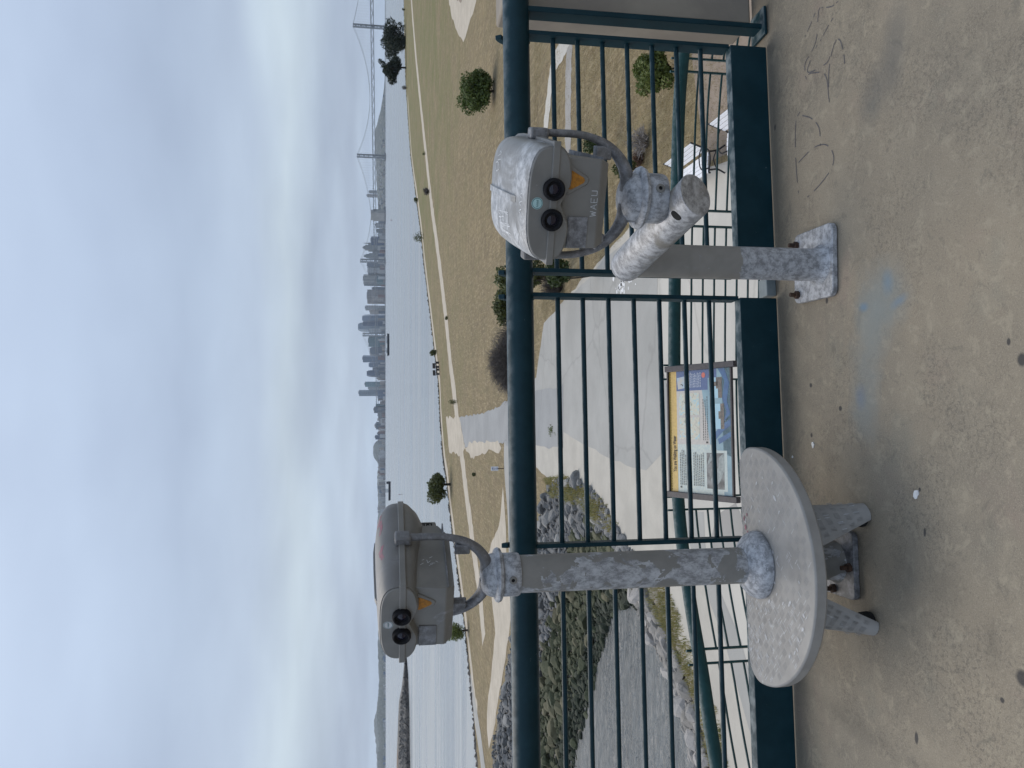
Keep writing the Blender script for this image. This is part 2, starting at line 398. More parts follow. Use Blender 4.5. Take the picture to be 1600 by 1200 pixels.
def scribble(mb, strokes, wd, fn):
    for st in strokes:
        P = spline([Vector((q[0], q[1], 0)) for q in st], max(4, len(st) * 4))
        for a, b in zip(P, P[1:]):
            d = (b - a); 
            if d.length < 1e-6: continue
            sd = Vector((-d.y, d.x, 0)).normalized() * wd / 2
            mb.add([fn(q.x, q.y) for q in (a - sd, b - sd, b + sd, a + sd)], [(0, 1, 2, 3)])
def ring_collar(root, M, zoff=0):
    k = MB(); k.lathe([(.03, -.004), (.074, -.006), (.083, -.010), (.087, -.018), (.083, -.027), (.074, -.031), (.03, -.032)], 40); xf(k, M).build('swivel_ring', MAT['bare galvanised'], root)
    k = MB(); k.lathe([(.03, -.030), (.066, -.032), (.069, -.037), (.069, -.080), (.066, -.087), (.055, -.088)], 40); c = xf(k, M).build('collar', MAT['bare galvanised'], root)
    return c
def screw(root, M, ang, r=.069, z=-.058):
    T = M @ Matrix.Rotation(ang, 4, 'Z') @ Matrix.Translation((0, -r, z)) @ Matrix.Rotation(R(90), 4, 'X')
    k = MB(); k.lathe([(.0, -.004), (.0125, -.004), (.0125, .003), (.0105, .0045), (.006, .0045), (.006, .001), (.0, .001)], 20, T, True)
    k.build('set_screw', MAT['painted steel'], root)
    k = MB(); k.lathe([(.0, .0012), (.0058, .0016)], 6, T, True); k.build('socket_hole', MAT['dark hole'], root)
def viewer_head(root, M, top_mat, low_mat, marks):
    # upper and lower half of the clam-shell housing
    secs = [[Vector((x, Y0 + y, ZS + z)) for x, z in prof_top(w_, t_)] for y, w_, t_ in ST_U]
    k = MB(); k.loft(secs); up = xf(k, M).build('upper_shell', MAT[top_mat], root, 50)
    # rib along the crown, standing proud of the shell
    k = MB(); rs = []
    for y in [.085 + .29 * i / 14 for i in range(15)]:
        p = top_pt(y, 0, 0); h = .006 if .09 < y < .37 else .001
        rs.append([p + Vector((-.011, 0, -.004)), p + Vector((-.008, 0, h)), p + Vector((.008, 0, h)), p + Vector((.011, 0, -.004))])
    k.loft(rs); xf(k, M).build('crown_rib', MAT[top_mat], up)
    secs = [[Vector((x, Y0 + y, ZS + z)) for x, z in prof_bot(w_, b_, notch=.55 * max(0, 1 - y / .12))] for y, w_, b_ in ST_L]
    k = MB(); k.loft(secs); xf(k, M).build('lower_shell', MAT[low_mat], root, 50)
    # seam flange round both halves
    out = [(w_ + .0075, Y0 + y) for y, w_, _ in ST_U]; out[0] = (out[0][0] + .004, Y0 - .009)
    poly = out + [(.06, Y0 + .442), (-.06, Y0 + .442)] + [(-x, y) for x, y in reversed(out)]
    k = MB(); k.prism(poly, ZS - .010, ZS + .009); xf(k, M).build('seam_flange', MAT['painted steel head'], root, 30, bevel=.002)
    # face plate with the nose notch
    fp = [(x * .985, z * .96) for x, z in prof_top(.140, .066)] + [(x * .985, z * .96) for x, z in prof_bot(.140, .048, notch=.55)][1:-1]
    k = MB(); T = M @ Matrix.Translation((0, Y0 + .002, ZS)) @ Matrix.Rotation(R(90), 4, 'X')
    k.prism(fp, 0, .0075, T); face = k.build('face_plate', MAT['painted steel head'], root, 30, bevel=.003)
    # eyepieces: rubber cup, recess and lens
    for sx in (-.0375, .0375):
        T = M @ Matrix.Translation((sx, Y0 - .0115, ZS + .002)) @ Matrix.Rotation(R(90), 4, 'X')
        k = MB(); k.lathe([(.0, -.01), (.026, -.01), (.0275, -.004), (.0275, .006), (.0255, .0105), (.0225, .0115), (.0185, .008), (.016, .002), (.0, .0018)], 36, T, True)
        e = k.build('eyepiece', MAT['black rubber'], root)
        k = MB(); k.lathe([(.0, .0052), (.005, .0048), (.009, .0038), (.0125, .0022)], 24, T, True); k.build('lens', MAT['lens'], e)
    # round sticker over the nose
    T = M @ Matrix.Translation((.002, Y0 - .0058, ZS + .041)) @ Matrix.Rotation(R(90), 4, 'X')
    k = MB(); k.lathe([(.0, .0006), (.0145, .0006), (.0145, 0)], 28, T, True)
    st = k.build('round_sticker', plain('sticker face', marks['sticker'], tuple(x * .85 for x in marks['sticker']), 60, .4), root)
    k = MB(); k.lathe([(.0118, .0011), (.0131, .0011)], 28, T, True)
    for i, x in enumerate((-.0072, -.0048, -.0020, .0004, .0028, .0052, .0072)):
        k.prism([(x - .0005, -.0022), (x + .0005, -.0022), (x + .0007 * (-1) ** i, .0026), (x - .0004, .0024 - .0012 * (i % 2))], .0008, .0011, T)
        k.prism([(x - .0009, -.0022), (x + .001, -.0022), (x + .001, -.0014), (x - .0009, -.0014)], .0008, .0011, T)
    k.build('sticker_print', plain('sticker ink', (.05, .16, .17)), st, 0)
    # coin box under the shells
    zb, zt = ZS - .152, ZS - .030; bw = .114
    prof = [(Y0 + .022, zt), (Y0 + .018, ZS - .128), (Y0 + .034, zb), (Y0 + .27, zb), (Y0 + .315, ZS - .118), (Y0 + .315, zt)]
    wds = [bw, bw, bw - .012, bw - .012, bw - .004, bw - .004]
    sec = [[Vector((sx * wd, y, z)) for (y, z), wd in zip(prof, wds)] for sx in (-1, 1)]
    k = MB(); k.loft(sec); box = xf(k, M).build('coin_box', MAT['painted steel head'], root, 25, bevel=.004)
    T = M @ Matrix.Translation((0, Y0 + .0195, ZS)) @ Matrix.Rotation(R(90), 4, 'X')   # drawing plane of the box front
    k = MB(); k.box((0, Y0 + .17, ZS - .133), (2 * bw + .004, .29, .004)); xf(k, M).build('lid_seam', MAT['dark galvanised'], box, 0)
    # amber coin window in its raised rim
    tri = [(.034, -.043), (.084, -.043), (.0835, -.050), (.066, -.084), (.059, -.088), (.052, -.084), (.0335, -.050)]
    cen = Vector((.059, -.060)); big = [((q[0] - cen.x) * 1.42 + cen.x, (q[1] - cen.y) * 1.36 + cen.y) for q in tri]; big[0] = (big[0][0], -.04); big[1] = (big[1][0], -.04)
    k = MB(); k.prism(big, -.002, .0035, T); k.build('window_rim', MAT['painted steel head'], box, 30, bevel=.003)
    k = MB(); k.prism([((q[0] - cen.x) * .92 + cen.x, (q[1] - cen.y) * .92 + cen.y) for q in tri], .0030, .0045, T); k.build('coin_window', MAT['amber'], box, 0)
    # bare metal instruction plate
    k = MB(); k.prism([(-.111, -.103), (-.032, -.103), (-.032, -.050), (-.111, -.050)], -.001, .0032, T); pl_ = k.build('instruction_plate', MAT['dark galvanised'], box, 0, bevel=.0015)
    k = MB(); k.box((.0, Y0 + .345, ZS - .075), (.15, .07, .085)); xf(k, M).build('front_bracket', MAT['painted steel head'], root, 30, bevel=.006)
    T2 = M @ Matrix.Translation((.0755, Y0 + .345, ZS - .086)) @ Matrix.Rotation(R(90), 4, 'Z') @ Matrix.Rotation(R(90), 4, 'X')
    k = MB(); k.prism([(-.024, -.018), (.024, -.018), (.024, .018), (-.024, .018)], -.001, .0015, T2); lp = k.build('rating_plate', MAT['dark hole'], root, 0)
    k = MB()
    for i, (wd, z) in enumerate(((.018, .010), (.02, .002), (.012, -.006), (.019, -.013))): k.prism([(-wd, z), (wd, z), (wd, z + .004), (-wd, z + .004)], .0014, .0019, T2)
    k.build('plate_lettering', MAT['painted steel'], lp, 0)
    # yoke
    for sx in (-1, 1):
        pts = [(.163, ZS + .002), (.163, ZS - .05), (.163, ZS - .10), (.158, ZS - .145), (.140, ZS - .195), (.108, ZS - .236), (.066, ZS - .262), (.02, ZS - .270)]
        P = spline([(sx * x, 0, z) for x, z in pts], 28); n = len(P)
        rr = [.0125 + .013 * max(0, (i / (n - 1) - .45) / .55) for i in range(n)]
        k = MB(); k.tube(P, rr, 14, up=(0, 1, 0), flat=.82)
        arm = xf(k, M).build('yoke_arm', MAT['dark galvanised'], root)
        k = MB(); k.box((sx * .160, 0, ZS - .004), (.030, .042, .050)); xf(k, M).build('pivot_block', MAT['dark galvanised'], arm, 30, bevel=.006)
        k = MB(); k.box((sx * .118, 0, ZS - .188), (.036, .030, .046)); xf(k, M).build('stop_lug', MAT['dark galvanised'], arm, 30, bevel=.004)
    k = MB(); k.lathe([(.0, .036), (.034, .035), (.050, .030), (.062, .018), (.068, .004), (.069, -.006), (.0, -.006)], 36, None, True); xf(k, M).build('yoke_hub', MAT['bare galvanised'], root)
    return up, box, T
def base_plate(root, sz, rz, bolts, mat, r=.02, th=.02, off=(0, 0)):
    k = MB(); n = 5; h = sz / 2; poly = []
    for cx, cy, a0 in ((h - r, h - r, 0), (-h + r, h - r, 90), (-h + r, -h + r, 180), (h - r, -h + r, 270)):
        poly += [(cx + r * math.cos(R(a0 + 90 * i / n)), cy + r * math.sin(R(a0 + 90 * i / n))) for i in range(n + 1)]
    T = Matrix.Translation((off[0], off[1], 0)) @ Matrix.Rotation(rz, 4, 'Z'); k.prism(poly, .002, th, T)
    bp = k.build('base_plate', mat, root, 30, bevel=.003)
    for x, y in bolts:
        T = Matrix.Translation((x, y, th))
        k = MB(); k.lathe([(.0, 0), (.015, 0), (.015, .013), (.008, .014), (.008, .034), (.0, .035)], 6, T, True); k.build('anchor_bolt', MAT['rust'], bp, 20)
    return bp
# ---- right-hand viewer: low, on an arm reaching out from a short post
V1 = Vector((.425, 2.60, DECK))
v1 = thing('binocular_viewer', 'low grey coin viewer with a scratched shell on an arm from a short post', 'viewer', V1)
base_plate(v1, .258, R(1), [tuple((gp(px, py, DECK) - V1)[:2]) for px, py in ((1254, 384), (1297, 401), (1256, 461))] + [(-.02, -.10)][:0], MAT['bare galvanised'], .028, .022, (.008, .042))
k = MB(); k.lathe([(.074, .02), (.066, .03), (.0585, .042), (.0572, .07), (.0572, .2), (.0572, .4), (.0572, .60), (.0572, .735)], 40); k.build('post', MAT['half bare post'], v1)
HX, HY, HZ = .522 - V1.x, 2.125 - V1.y, .868
A = Vector((-.01, .02, .722)); B = Vector((HX - .020, HY - .060, .726))
dr = (B - A).normalized(); k = MB()
side = Vector((dr.y, -dr.x, 0)).normalized(); upv = side.cross(dr).normalized()
if upv.z < 0: upv = -upv
rr = .0565; secs = []
for s_, rad in ((-.062, .012), (-.058, .030), (-.047, .045), (-.03, .0535), (-.006, .0568), (.02, .057), (.15, .057), (.3, .057), (.42, .057), (.5, .057)):
    secs.append([A + dr * s_ + (side * math.cos(a) + upv * math.sin(a)) * rad for a in [2 * math.pi * i / 36 for i in range(36)]])
Lf = (B - A).length
secs.append([A + dr * (Lf + .052 + .62 * rr * math.sin(a)) + (side * math.cos(a) + upv * math.sin(a)) * rr for a in [2 * math.pi * i / 36 for i in range(36)]])
k.loft(secs); arm = k.build('support_arm', MAT['bare arm'], v1, 40, bevel=.002)
hd = Vector((side * .30 * 1 - dr * 0 + upv * .85)).normalized()
hq = A + dr * (Lf + .0); vw = Vector((0, 0, EYE)) - (V1 + hq); nrm = (vw - dr * vw.dot(dr)).normalized(); nrm = (nrm * .95 - Vector((dr.y, -dr.x, 0))  .normalized() * .04 * (1 if Vector((dr.y, -dr.x, 0)).x > 0 else -1)); nrm = (nrm - dr * nrm.dot(dr)).normalized(); hp = hq + nrm * rr
for sg in (1, -1):
    pass
if True:
    T = Matrix.Translation(hp) @ nrm.to_track_quat('Z', 'Y').to_matrix().to_4x4()
    k = MB(); k.lathe([(.0, .0008), (.008, .0010), (.0165, .0002), (.017, -.004)], 24, T, True); k.build('hole_shade_disc', MAT['dark hole'], arm)  # flat black disc painted in as the shade of an open hole
M1 = Matrix.Translation((HX, HY, HZ)) @ Matrix.Rotation(R(-20), 4, 'Z') @ Matrix.Rotation(R(4.5), 4, 'X')
ring_collar(v1, Matrix.Translation((HX, HY, HZ)))
screw(v1, Matrix.Translation((HX, HY, HZ)), R(10))
up1, box1, T1 = viewer_head(v1, M1, 'weathered shell', 'painted steel head', {'sticker': (.42, .62, .62)})
random.seed(5)
k = MB()
st = [[(-.125 + .011 * i + random.uniform(-.004, .004), .13 + random.uniform(0, .10)), (-.12 + .011 * i + random.uniform(-.006, .006), .2 + random.uniform(-.02, .05)), (-.114 + .011 * i + random.uniform(-.006, .006), .12 + random.uniform(0, .1))] for i in range(8)]
st += [[(-.11, .27), (-.07, .26), (-.04, .27)], [(-.10, .16), (-.06, .15), (-.03, .17)], [(-.12, .09), (-.09, .06), (-.06, .08)], [(-.10, .07), (-.08, .05)]]
st += [[(.05, .3), (.06, .27), (.075, .29), (.07, .32), (.055, .31)], [(.08, .3), (.085, .27)], [(.09, .31), (.10, .28), (.105, .3)]]
st += [[(-.03 + .02 * i, .035), (-.025 + .02 * i, .05), (-.018 + .02 * i, .03)] for i in range(3)]
for grp in (st[:8], *[[q] for q in st[8:12]], st[12:15], st[15:]):
    k = MB(); scribble(k, grp, .0024, lambda x, y: M1 @ top_pt(y, x)); k.raw('scratched_scrawl', MAT['white scratch'], up1)
# scratched letters WAEU on the coin box
LET = {'W': [[(0, 1), (.25, 0), (.5, .8), (.75, 0), (1, 1)]], 'A': [[(0, 0), (.5, 1), (1, 0)], [(.2, .4), (.8, .4)]], 'E': [[(.9, 1), (0, 1)], [(0, 1), (0, 0)], [(0, 0), (.9, 0)], [(0, .5), (.7, .5)]], 'U': [[(0, 1), (0, .1)], [(0, .1), (.9, .1)], [(.9, .1), (.9, 1)]]}
k = MB()
def line2(mb, a, b, wd, T, z):
    a, b = Vector((a[0], a[1], 0)), Vector((b[0], b[1], 0)); d = b - a; sd = Vector((-d.y, d.x, 0)).normalized() * wd / 2
    mb.add([T @ Vector((q.x, q.y, z)) for q in (a - sd, b - sd, b + sd, a + sd)], [(0, 1, 2, 3)])
for i, ch in enumerate('WAEU'):
    x0 = -.030 + i * .0175
    for stq in LET[ch]:
        for a, b_ in zip(stq, stq[1:]): line2(k, (x0 + a[0] * .0125, -.123 + a[1] * .0165), (x0 + b_[0] * .0125, -.123 + b_[1] * .0165), .0016, T1, .0022)
k.raw('scratched_letters', MAT['white scratch'], box1)
# ---- left-hand viewer: tall, with a step round its pole
V2 = Vector((-.612, 2.50, DECK))
v2 = thing('binocular_viewer', 'tall grey coin viewer on a flaking pole with a half-round tread plate step', 'viewer', V2)
base_plate(v2, .225, R(4), [(-.0, -.092), (.092, .0), (-.092, 0)], MAT['dark galvanised'], .022, .022)
k = MB(); k.lathe([(.074, .02), (.064, .035), (.060, .05), (.060, .2), (.060, .6), (.060, .9), (.060, 1.17)], 44); k.build('pole', MAT['flaking pole'], v2)
M2 = Matrix.Translation((0, 0, 1.214)) @ Matrix.Rotation(R(-28), 4, 'Z')
ring_collar(v2, M2); screw(v2, Matrix.Translation((0, 0, 1.214)), R(-2))
up2, box2, T2 = viewer_head(v2, M2, 'dark shell', 'painted steel head', {'sticker': (.55, .55, .56)})
k = MB(); random.seed(9)
st = [[(.12, .33), (.125, .29), (.118, .26)], [(.10, .34), (.11, .31)], [(.128, .2), (.12, .17), (.126, .14)], [(.11, .19), (.118, .16)], [(.12, .36), (.11, .34), (.12, .31)]]
scribble(k, st, .012, lambda x, y: M2 @ top_pt(y, x, .0006)); k.raw('pink_smear', MAT['pink stain'], up2)
k = MB(); Tz = M2 @ Matrix.Translation((.1185, Y0 + .135, ZS - .105)) @ Matrix.Rotation(R(90), 4, 'Z') @ Matrix.Rotation(R(90), 4, 'X')
for i in range(9):
    a = (random.uniform(-.03, .02), random.uniform(.0, .05)); b_ = (a[0] + random.uniform(-.014, .014), a[1] + random.uniform(-.014, .014)); line2(k, a, b_, .0013, Tz, .0045)
k.raw('scratches', MAT['white scratch'], box2)
# step
ZT = .300; TH = .040
poly = []
for i in range(41):
    a = math.pi + math.pi * i / 40; poly.append((.398 * math.cos(a), .385 * math.sin(a) + .03))
for i in range(1, 10):
    a = R(90 * i / 9); poly.append((.398 - .075 + .075 * math.cos(a), .03 + .085 * math.sin(a)))
for i in range(0, 9):
    a = R(90 + 90 * i / 9); poly.append((-.398 + .075 + .075 * math.cos(a), .03 + .085 * math.sin(a)))
RS = R(7)
TS = Matrix.Rotation(RS, 4, 'Z')
k = MB(); k.prism(poly, ZT - TH, ZT, TS); stp = k.build('step', MAT['tread plate'], v2, 25, bevel=.006)
def inside(px, py):
    q = .93
    if py > .105: return False
    if py >= .03: return abs(px) < .375 - .05 * ((py - .03) / .1) ** 2
    return (px / (.398 * q)) ** 2 + ((py - .03) / (.385 * q)) ** 2 < 1
def two_mats(name, a, b, parent):      # bright worn lugs and painted lugs in one sheet of pattern
    n = len(a.f); a.add(b.v, b.f); o = a.raw(name, MAT['tread plate'], parent); o.data.materials.append(MAT['worn metal'])
    for i, q in enumerate(o.data.polygons):
        if i >= n: q.material_index = 1
MAT['worn metal'] = plain('worn metal', (.50, .50, .51), (.36, .36, .37), 90, .5)
def lug(mb, cx, cy, ang, L, wd, h, T):
    c_, s_ = math.cos(ang), math.sin(ang)
    def P(u, v, z): return T @ Vector((cx + u * c_ - v * s_, cy + u * s_ + v * c_, z))
    mb.add([P(-L, -wd, 0), P(L, -wd, 0), P(L, wd, 0), P(-L, wd, 0), P(-L * .8, 0, h), P(L * .8, 0, h)], [(0, 1, 5, 4), (2, 3, 4, 5), (1, 2, 5), (3, 0, 4)])
k = MB(); ks = MB(); random.seed(3); g = .0285
for i in range(-20, 21):
    for j in range(-20, 12):
        px = (i - j) * g * .7071 * 1.0; py = (i + j) * g * .7071
        if not inside(px, py) or math.hypot(px, py) < .115: continue
        par = (i + j) % 2; ang = R(45) if par else R(-45)
        worn = math.exp(-((px - .02) ** 2 + (py + .19) ** 2) / .006)
        for q in range(-2, 3):
            ox, oy = -math.sin(ang) * q * .0052, math.cos(ang) * q * .0052
            bare = random.random() < (.02 + .19 * (px < -.12) + .08 * worn + .04 * (px < -.05))
            lug((ks if bare else k), px + ox, py + oy, ang, .0112, .0012, .0007 * (1 - .7 * worn), TS @ Matrix.Translation((0, 0, ZT - .0001)))
two_mats('tread_pattern', k, ks, stp)
k = MB()   # scuffed paint patches
for i in range(46):
    while True:
        px, py = random.uniform(-.38, .38), random.uniform(-.30, .1)
        if inside(px, py) and random.random() < (.9 if px < -.08 else .25): break
    n = random.randint(5, 8); r0 = random.uniform(.004, .012); a0 = random.choice((.8, -.8))
    q = []
    for j in range(n):
        a = 2 * math.pi * j / n; rx = r0 * random.uniform(.5, 1.6); ry = r0 * random.uniform(.3, .7)
        u, v_ = rx * math.cos(a), ry * math.sin(a); q.append((px + u * math.cos(a0) - v_ * math.sin(a0), py + u * math.sin(a0) + v_ * math.cos(a0)))
    k.add([TS @ Vector((x, y, ZT + .0012)) for x, y in q], [tuple(range(n))])
k.raw('bare_scuffs', MAT['worn metal'], stp)
k = MB()
for q in ((.15, .09, .010), (.165, .07, .008), (.12, .085, .012), (.10, .07, .009)):
    n = 8; k.add([TS @ Vector((q[0] + q[2] * random.uniform(.5, 1.3) * math.cos(2 * math.pi * j / n), q[1] + q[2] * random.uniform(.3, .9) * math.sin(2 * math.pi * j / n), ZT + .0014)) for j in range(n)], [tuple(range(n))])
k.raw('pink_smear', MAT['pink stain'], stp)
k = MB(); k.lathe([(.061, ZT + .002), (.112, ZT + .002), (.113, ZT + .014), (.105, ZT + .032), (.090, ZT + .046), (.074, ZT + .058), (.066, ZT + .066), (.0605, ZT + .067)], 44, None, True); k.build('boss', MAT['bare galvanised'], v2)
# bent-plate legs of the step
def step_leg(foot, top, wt, wb):
    f, tp = Vector(foot), Vector(top); out = Vector((f.x, f.y, 0)).normalized(); sd = Vector((-out.y, out.x, 0))
    secs = []; N = 12
    for i in range(9):
        s_ = i / 8; c_ = tp.lerp(f, s_); hw = wt + (wb - wt) * s_; dep = .010 + .012 * s_
        arc = [(hw * math.sin(R(a)) / math.sin(R(78)), dep * (math.cos(R(a)) - 1) * 1.1) for a in [-78 + 156 * j / N for j in range(N + 1)]]
        o_ = [c_ + sd * x + out * y for x, y in arc]; i_ = [c_ + sd * x * .88 + out * (y - .006) for x, y in reversed(arc)]
        secs.append(o_ + i_)
    k = MB(); k.loft(secs); lg = k.build('step_leg', MAT['tread plate'], v2, 35)
    k = MB(); kb = MB(); nrm = (sd.cross(f - tp)).normalized()
    if nrm.dot(out) < 0: nrm = -nrm
    dn = (f - tp).normalized(); T = Matrix((( *sd, 0), ( *dn, 0), ( *nrm, 0), (0, 0, 0, 1))).transposed(); T.translation = tp
    L = (f - tp).length
    for i in range(-4, 5):
        for j in range(1, 9):
            u, v_ = i * .026 + (j % 2) * .013, j * .030
            hw = wt + (wb - wt) * v_ / L
            if abs(u) > hw * .8 or v_ > L * .95: continue
            curve = -1.1 * (.010 + .012 * v_ / L) * (1 - math.cos(math.asin(min(.97, abs(u) / hw * math.sin(R(78))))))
            for q in range(-2, 3):
                bare = random.random() < .12 and foot[0] > 0
                lug(kb if bare else k, u + q * .0052, v_, R(90 + 8),   .0085, .0013, .0007, T @ Matrix.Translation((0, 0, curve + .0005)))
    two_mats('tread_pattern', k, kb, lg)
    k = MB(); k.lathe([(.0, 0), (.030, 0), (.032, .008), (.030, .034), (.0, .036)], 20, Matrix.Translation(f - out * .045), True); k.build('foot', MAT['dark hole'], lg)  # added dark plug imitates the shade in the leg's hollow end
f1 = gp(1357, 793, DECK) - V2; f2 = gp(1371, 990, DECK) - V2
step_leg((f1.x, f1.y, .002), (f1.x * .62, f1.y * .55, ZT - TH + .002), .118, .036)
step_leg((f2.x, f2.y, .002), (f2.x * .62, f2.y * .55, ZT - TH + .002), .112, .034)
# ------------------------------------------------------------------ lower walkway: slab, railing and wayside sign
lowp = [(4.6, 5.35), (2.848, 6.183), (1.7, 6.37), (.656, 6.42), (-.3, 6.41), (-1.076, 6.313), (-1.7, 6.10), (-2.25, 5.83), (-2.84, 5.56), (-3.9, 4.95), (-5.2, 4.0)]
LP = spline([(x, y, 0) for x, y in lowp], 400)
LZ = 5.548                    # centre of the lower top rail
acc = [0]
for a_, b_ in zip(LP, LP[1:]): acc.append(acc[-1] + (b_ - a_).length)
def lat(s):
    for i in range(len(acc) - 1):
        if acc[i + 1] >= s:
            f = (s - acc[i]) / (acc[i + 1] - acc[i]); p = LP[i].lerp(LP[i + 1], f); d = (LP[i + 1] - LP[i]).normalized(); return p, d
    return LP[-1], (LP[-1] - LP[-2]).normalized()
def s_at(px, z):              # distance along the curve of the railing where the photo shows a post
    best = None
    for i, q in enumerate(LP):
        Y, Z = q.y, z - EYE; dep = Y * PC - Z * PS; yy = 600 - q.x / dep * FPX
        if best is None or abs(yy - px) < best[0]: best = (abs(yy - px), acc[i])
    return best[1]
LR = thing('railing', 'lower curved green railing with round top rail seen through the bars of the upper one', 'railing', (0, 0, LZ))
gl = MAT['green low rail paint']
k = MB(); k.tube([Vector((q.x, q.y, 0)) for q in LP[::3]], .052, 22); k.build('top_rail', gl, LR)
posts = [91, 112, 332, 352, 570, 591, 775, 796, 1012, 1034]
SS = [s_at(p_, LZ - .3) for p_ in posts]
SS = [SS[0] - 1.1] + SS + [SS[-1] + 1.15]
for s_ in SS:
    p_, d_ = lat(s_); rot = Matrix.Rotation(math.atan2(d_.y, d_.x), 3, 'Z')
    k = MB(); k.box((p_.x, p_.y, -.50), (.016, .05, 1.06), rot); k.box((p_.x - d_.y * -.055, p_.y + abs(d_.x) * .055, .05), (.016, .03, .06), rot)
    k.build('post', gl, LR, bevel=.002)
pairs = [(SS[i], SS[i + 1]) for i in range(0, len(SS) - 1, 2)]
lowz = [-.15 - .103 * i for i in range(8)]
for a_, b_ in pairs:
    for z in lowz:
        k = MB(); k.tube([lat(a_ + (b_ - a_) * i / 8)[0] + Vector((0, 0, z)) for i in range(9)], .0095, 8); k.build('bar', gl, LR)
k = MB()
for a_, b_ in pairs:
    k.loft([[lat(a_ + (b_ - a_) * i / 8)[0] + Vector((0, 0, z)) + lat(a_ + (b_ - a_) * i / 8)[1].cross(Vector((0, 0, 1))) * o for o, z in ((0, -1.02), (.012, -1.02), (.012, -.92), (0, -.92))] for i in range(9)])
k.build('kick_plate', gl, LR, 30)
# walkway slab under it
k = MB(); out = [(q.x, q.y + .15) for q in LP[::6]]
k.prism(out + [(-5.2, 2.9), (4.6, 2.9)], 4.25, 4.49)
o = k.build('lower_walkway', plain('walkway concrete', (.42, .40, .37), (.34, .33, .31), 2.5, .85, .3, 60), smooth=0); tag(o, kind='structure')
# sign -----------------------------------------------------------
SG = thing('wayside_sign', 'slanted interpretive panel titled You are Walking on Water, dark metal frame, on the lower railing', 'sign')
tl, tr = Vector((-.83, 5.72, 5.845)), Vector((.105, 5.77, 5.845))
ex = (tr - tl).normalized(); W_ = .905; H_ = .60
ey = Vector((-ex.y, ex.x, 0)); tilt = R(25); ev = (ey * math.cos(tilt) + Vector((0, 0, 1)) * math.sin(tilt)); en = ex.cross(ev)
SO = (tl + tr) / 2 - ev * H_ / 2
SG.matrix_world = Matrix(((ex.x, ev.x, en.x, SO.x), (ex.y, ev.y, en.y, SO.y), (ex.z, ev.z, en.z, SO.z), (0, 0, 0, 1)))
# the panel's own frame: x right, y up the slope, z out of its face; origin at its middle
fm = plain('sign frame', (.028, .026, .032), (.045, .04, .048), 40, .45)
k = MB(); k.box((0, 0, -.012), (W_ + .01, H_ + .01, .012)); k.build('backing', fm, SG, 0)
for sx in (-1, 1):
    k = MB(); k.box((sx * (W_ / 2 + .022), -.01, -.002), (.044, H_ + .07, .045)); k.build('side_rail', fm, SG, 30, bevel=.004)
for sy in (-1, 1):
    k = MB(); k.box((0, sy * (H_ / 2 + .006), .0), (W_ - .002, .014, .022)); k.build('edge_rail', fm, SG, 30, bevel=.002)
for sx in (-.36, .36):
    k = MB(); k.tube([(sx, .0, -.02), (sx, .10, -.26), (sx, .34, -.50)], .02, 10); k.build('bracket', gl, SG)
def flat(name, col, rects, z, col2=None, scale=60, parent=SG, rough=.35):
    k = MB()
    for poly in rects:
        if len(poly) == 4 and not isinstance(poly[0], tuple):
            x0, y0, x1, y1 = poly; poly = [(x0, y0), (x1, y0), (x1, y1), (x0, y1)]
        k.add([U(px, py, z) for px, py in poly], [tuple(range(len(poly)))])
    return k.raw(name, plain('sign ' + name, col, col2 or tuple(c_ * .9 for c_ in col), scale, rough), parent)
def U(u, v, z): return Vector((-W_ / 2 + u * W_, H_ / 2 - v * H_, z))   # u right, v down, 0..1
panel = flat('panel', (.50, .54, .48), [(0, 0, 1, 1)], -.005, (.40, .47, .46))
flat('title_band', (.58, .39, .11), [(.0, .0, 1, .125)], -.0042, (.50, .33, .09), parent=panel)
flat('map_field', (.50, .46, .42), [(.395, .125, .835, .66)], -.0041, (.44, .42, .39), parent=panel)
flat('water_art', (.16, .27, .33), [(.0, .86, 1, 1), [(.40, .66), (1, .50), (1, 1), (.30, 1), (.34, .80)]], -.0040, (.22, .35, .40), 6, parent=panel)
flat('wave_art', (.030, .09, .22), [[(.43, .74), (.47, .70), (.56, .86), (.60, .98), (.55, .98), (.50, .86)], [(.40, .80), (.44, .78), (.50, .98), (.46, .98)], [(.58, .88), (.66, .92), (.76, .86), (.90, .90), (1, .80), (1, .90), (.88, .97), (.74, .93), (.64, .98)]], -.0032, (.04, .13, .27), 20, parent=panel)
flat('blue_field', (.06, .11, .25), [(.835, .125, 1, .64), (.93, .64, 1, .78)], -.0038, (.05, .095, .22), parent=panel)
flat('bottom_photo', (.30, .50, .60), [(.52, .68, .72, .86), (.765, .665, .93, .80)], -.0030, (.36, .55, .62), 9, parent=panel)
flat('pier_in_photo', (.16, .13, .11), [(.52, .83, .72, .885), (.765, .80, .93, .86), (.60, .80, .66, .83), (.86, .74, .895, .80), (.84, .77, .93, .80)], -.0027, (.07, .065, .06), 60, parent=panel)
flat('old_photo', (.05, .055, .06), [(.045, .60, .33, .87)], -.0033, (.2, .21, .21), 13, parent=panel)
flat('photo_mount', (.47, .53, .50), [(.03, .57, .35, .915)], -.0037, parent=panel)
flat('land_in_photo', (.30, .34, .33), [[(.05, .70), (.12, .66), (.17, .72), (.22, .78), (.30, .80), (.33, .87), (.19, .87), (.1, .80)], [(.22, .60), (.32, .66), (.33, .72), (.27, .68)]], -.0027, (.2, .23, .23), 40, parent=panel)
flat('small_photo', (.45, .42, .38), [[(.85, .155), (.945, .135), (.955, .27), (.86, .285)]], -.0028, (.30, .42, .52), 12, parent=panel)
flat('photo_spot', (.03, .03, .03), [(.875, .225, .888, .24), (.885, .20, .892, .225)], -.0022, parent=panel)
m_, t_, b_ = new_mat('sign map'); v_ = t_.obj(); q_ = t_.noise(v_, 26, 5, .6, 1.2)
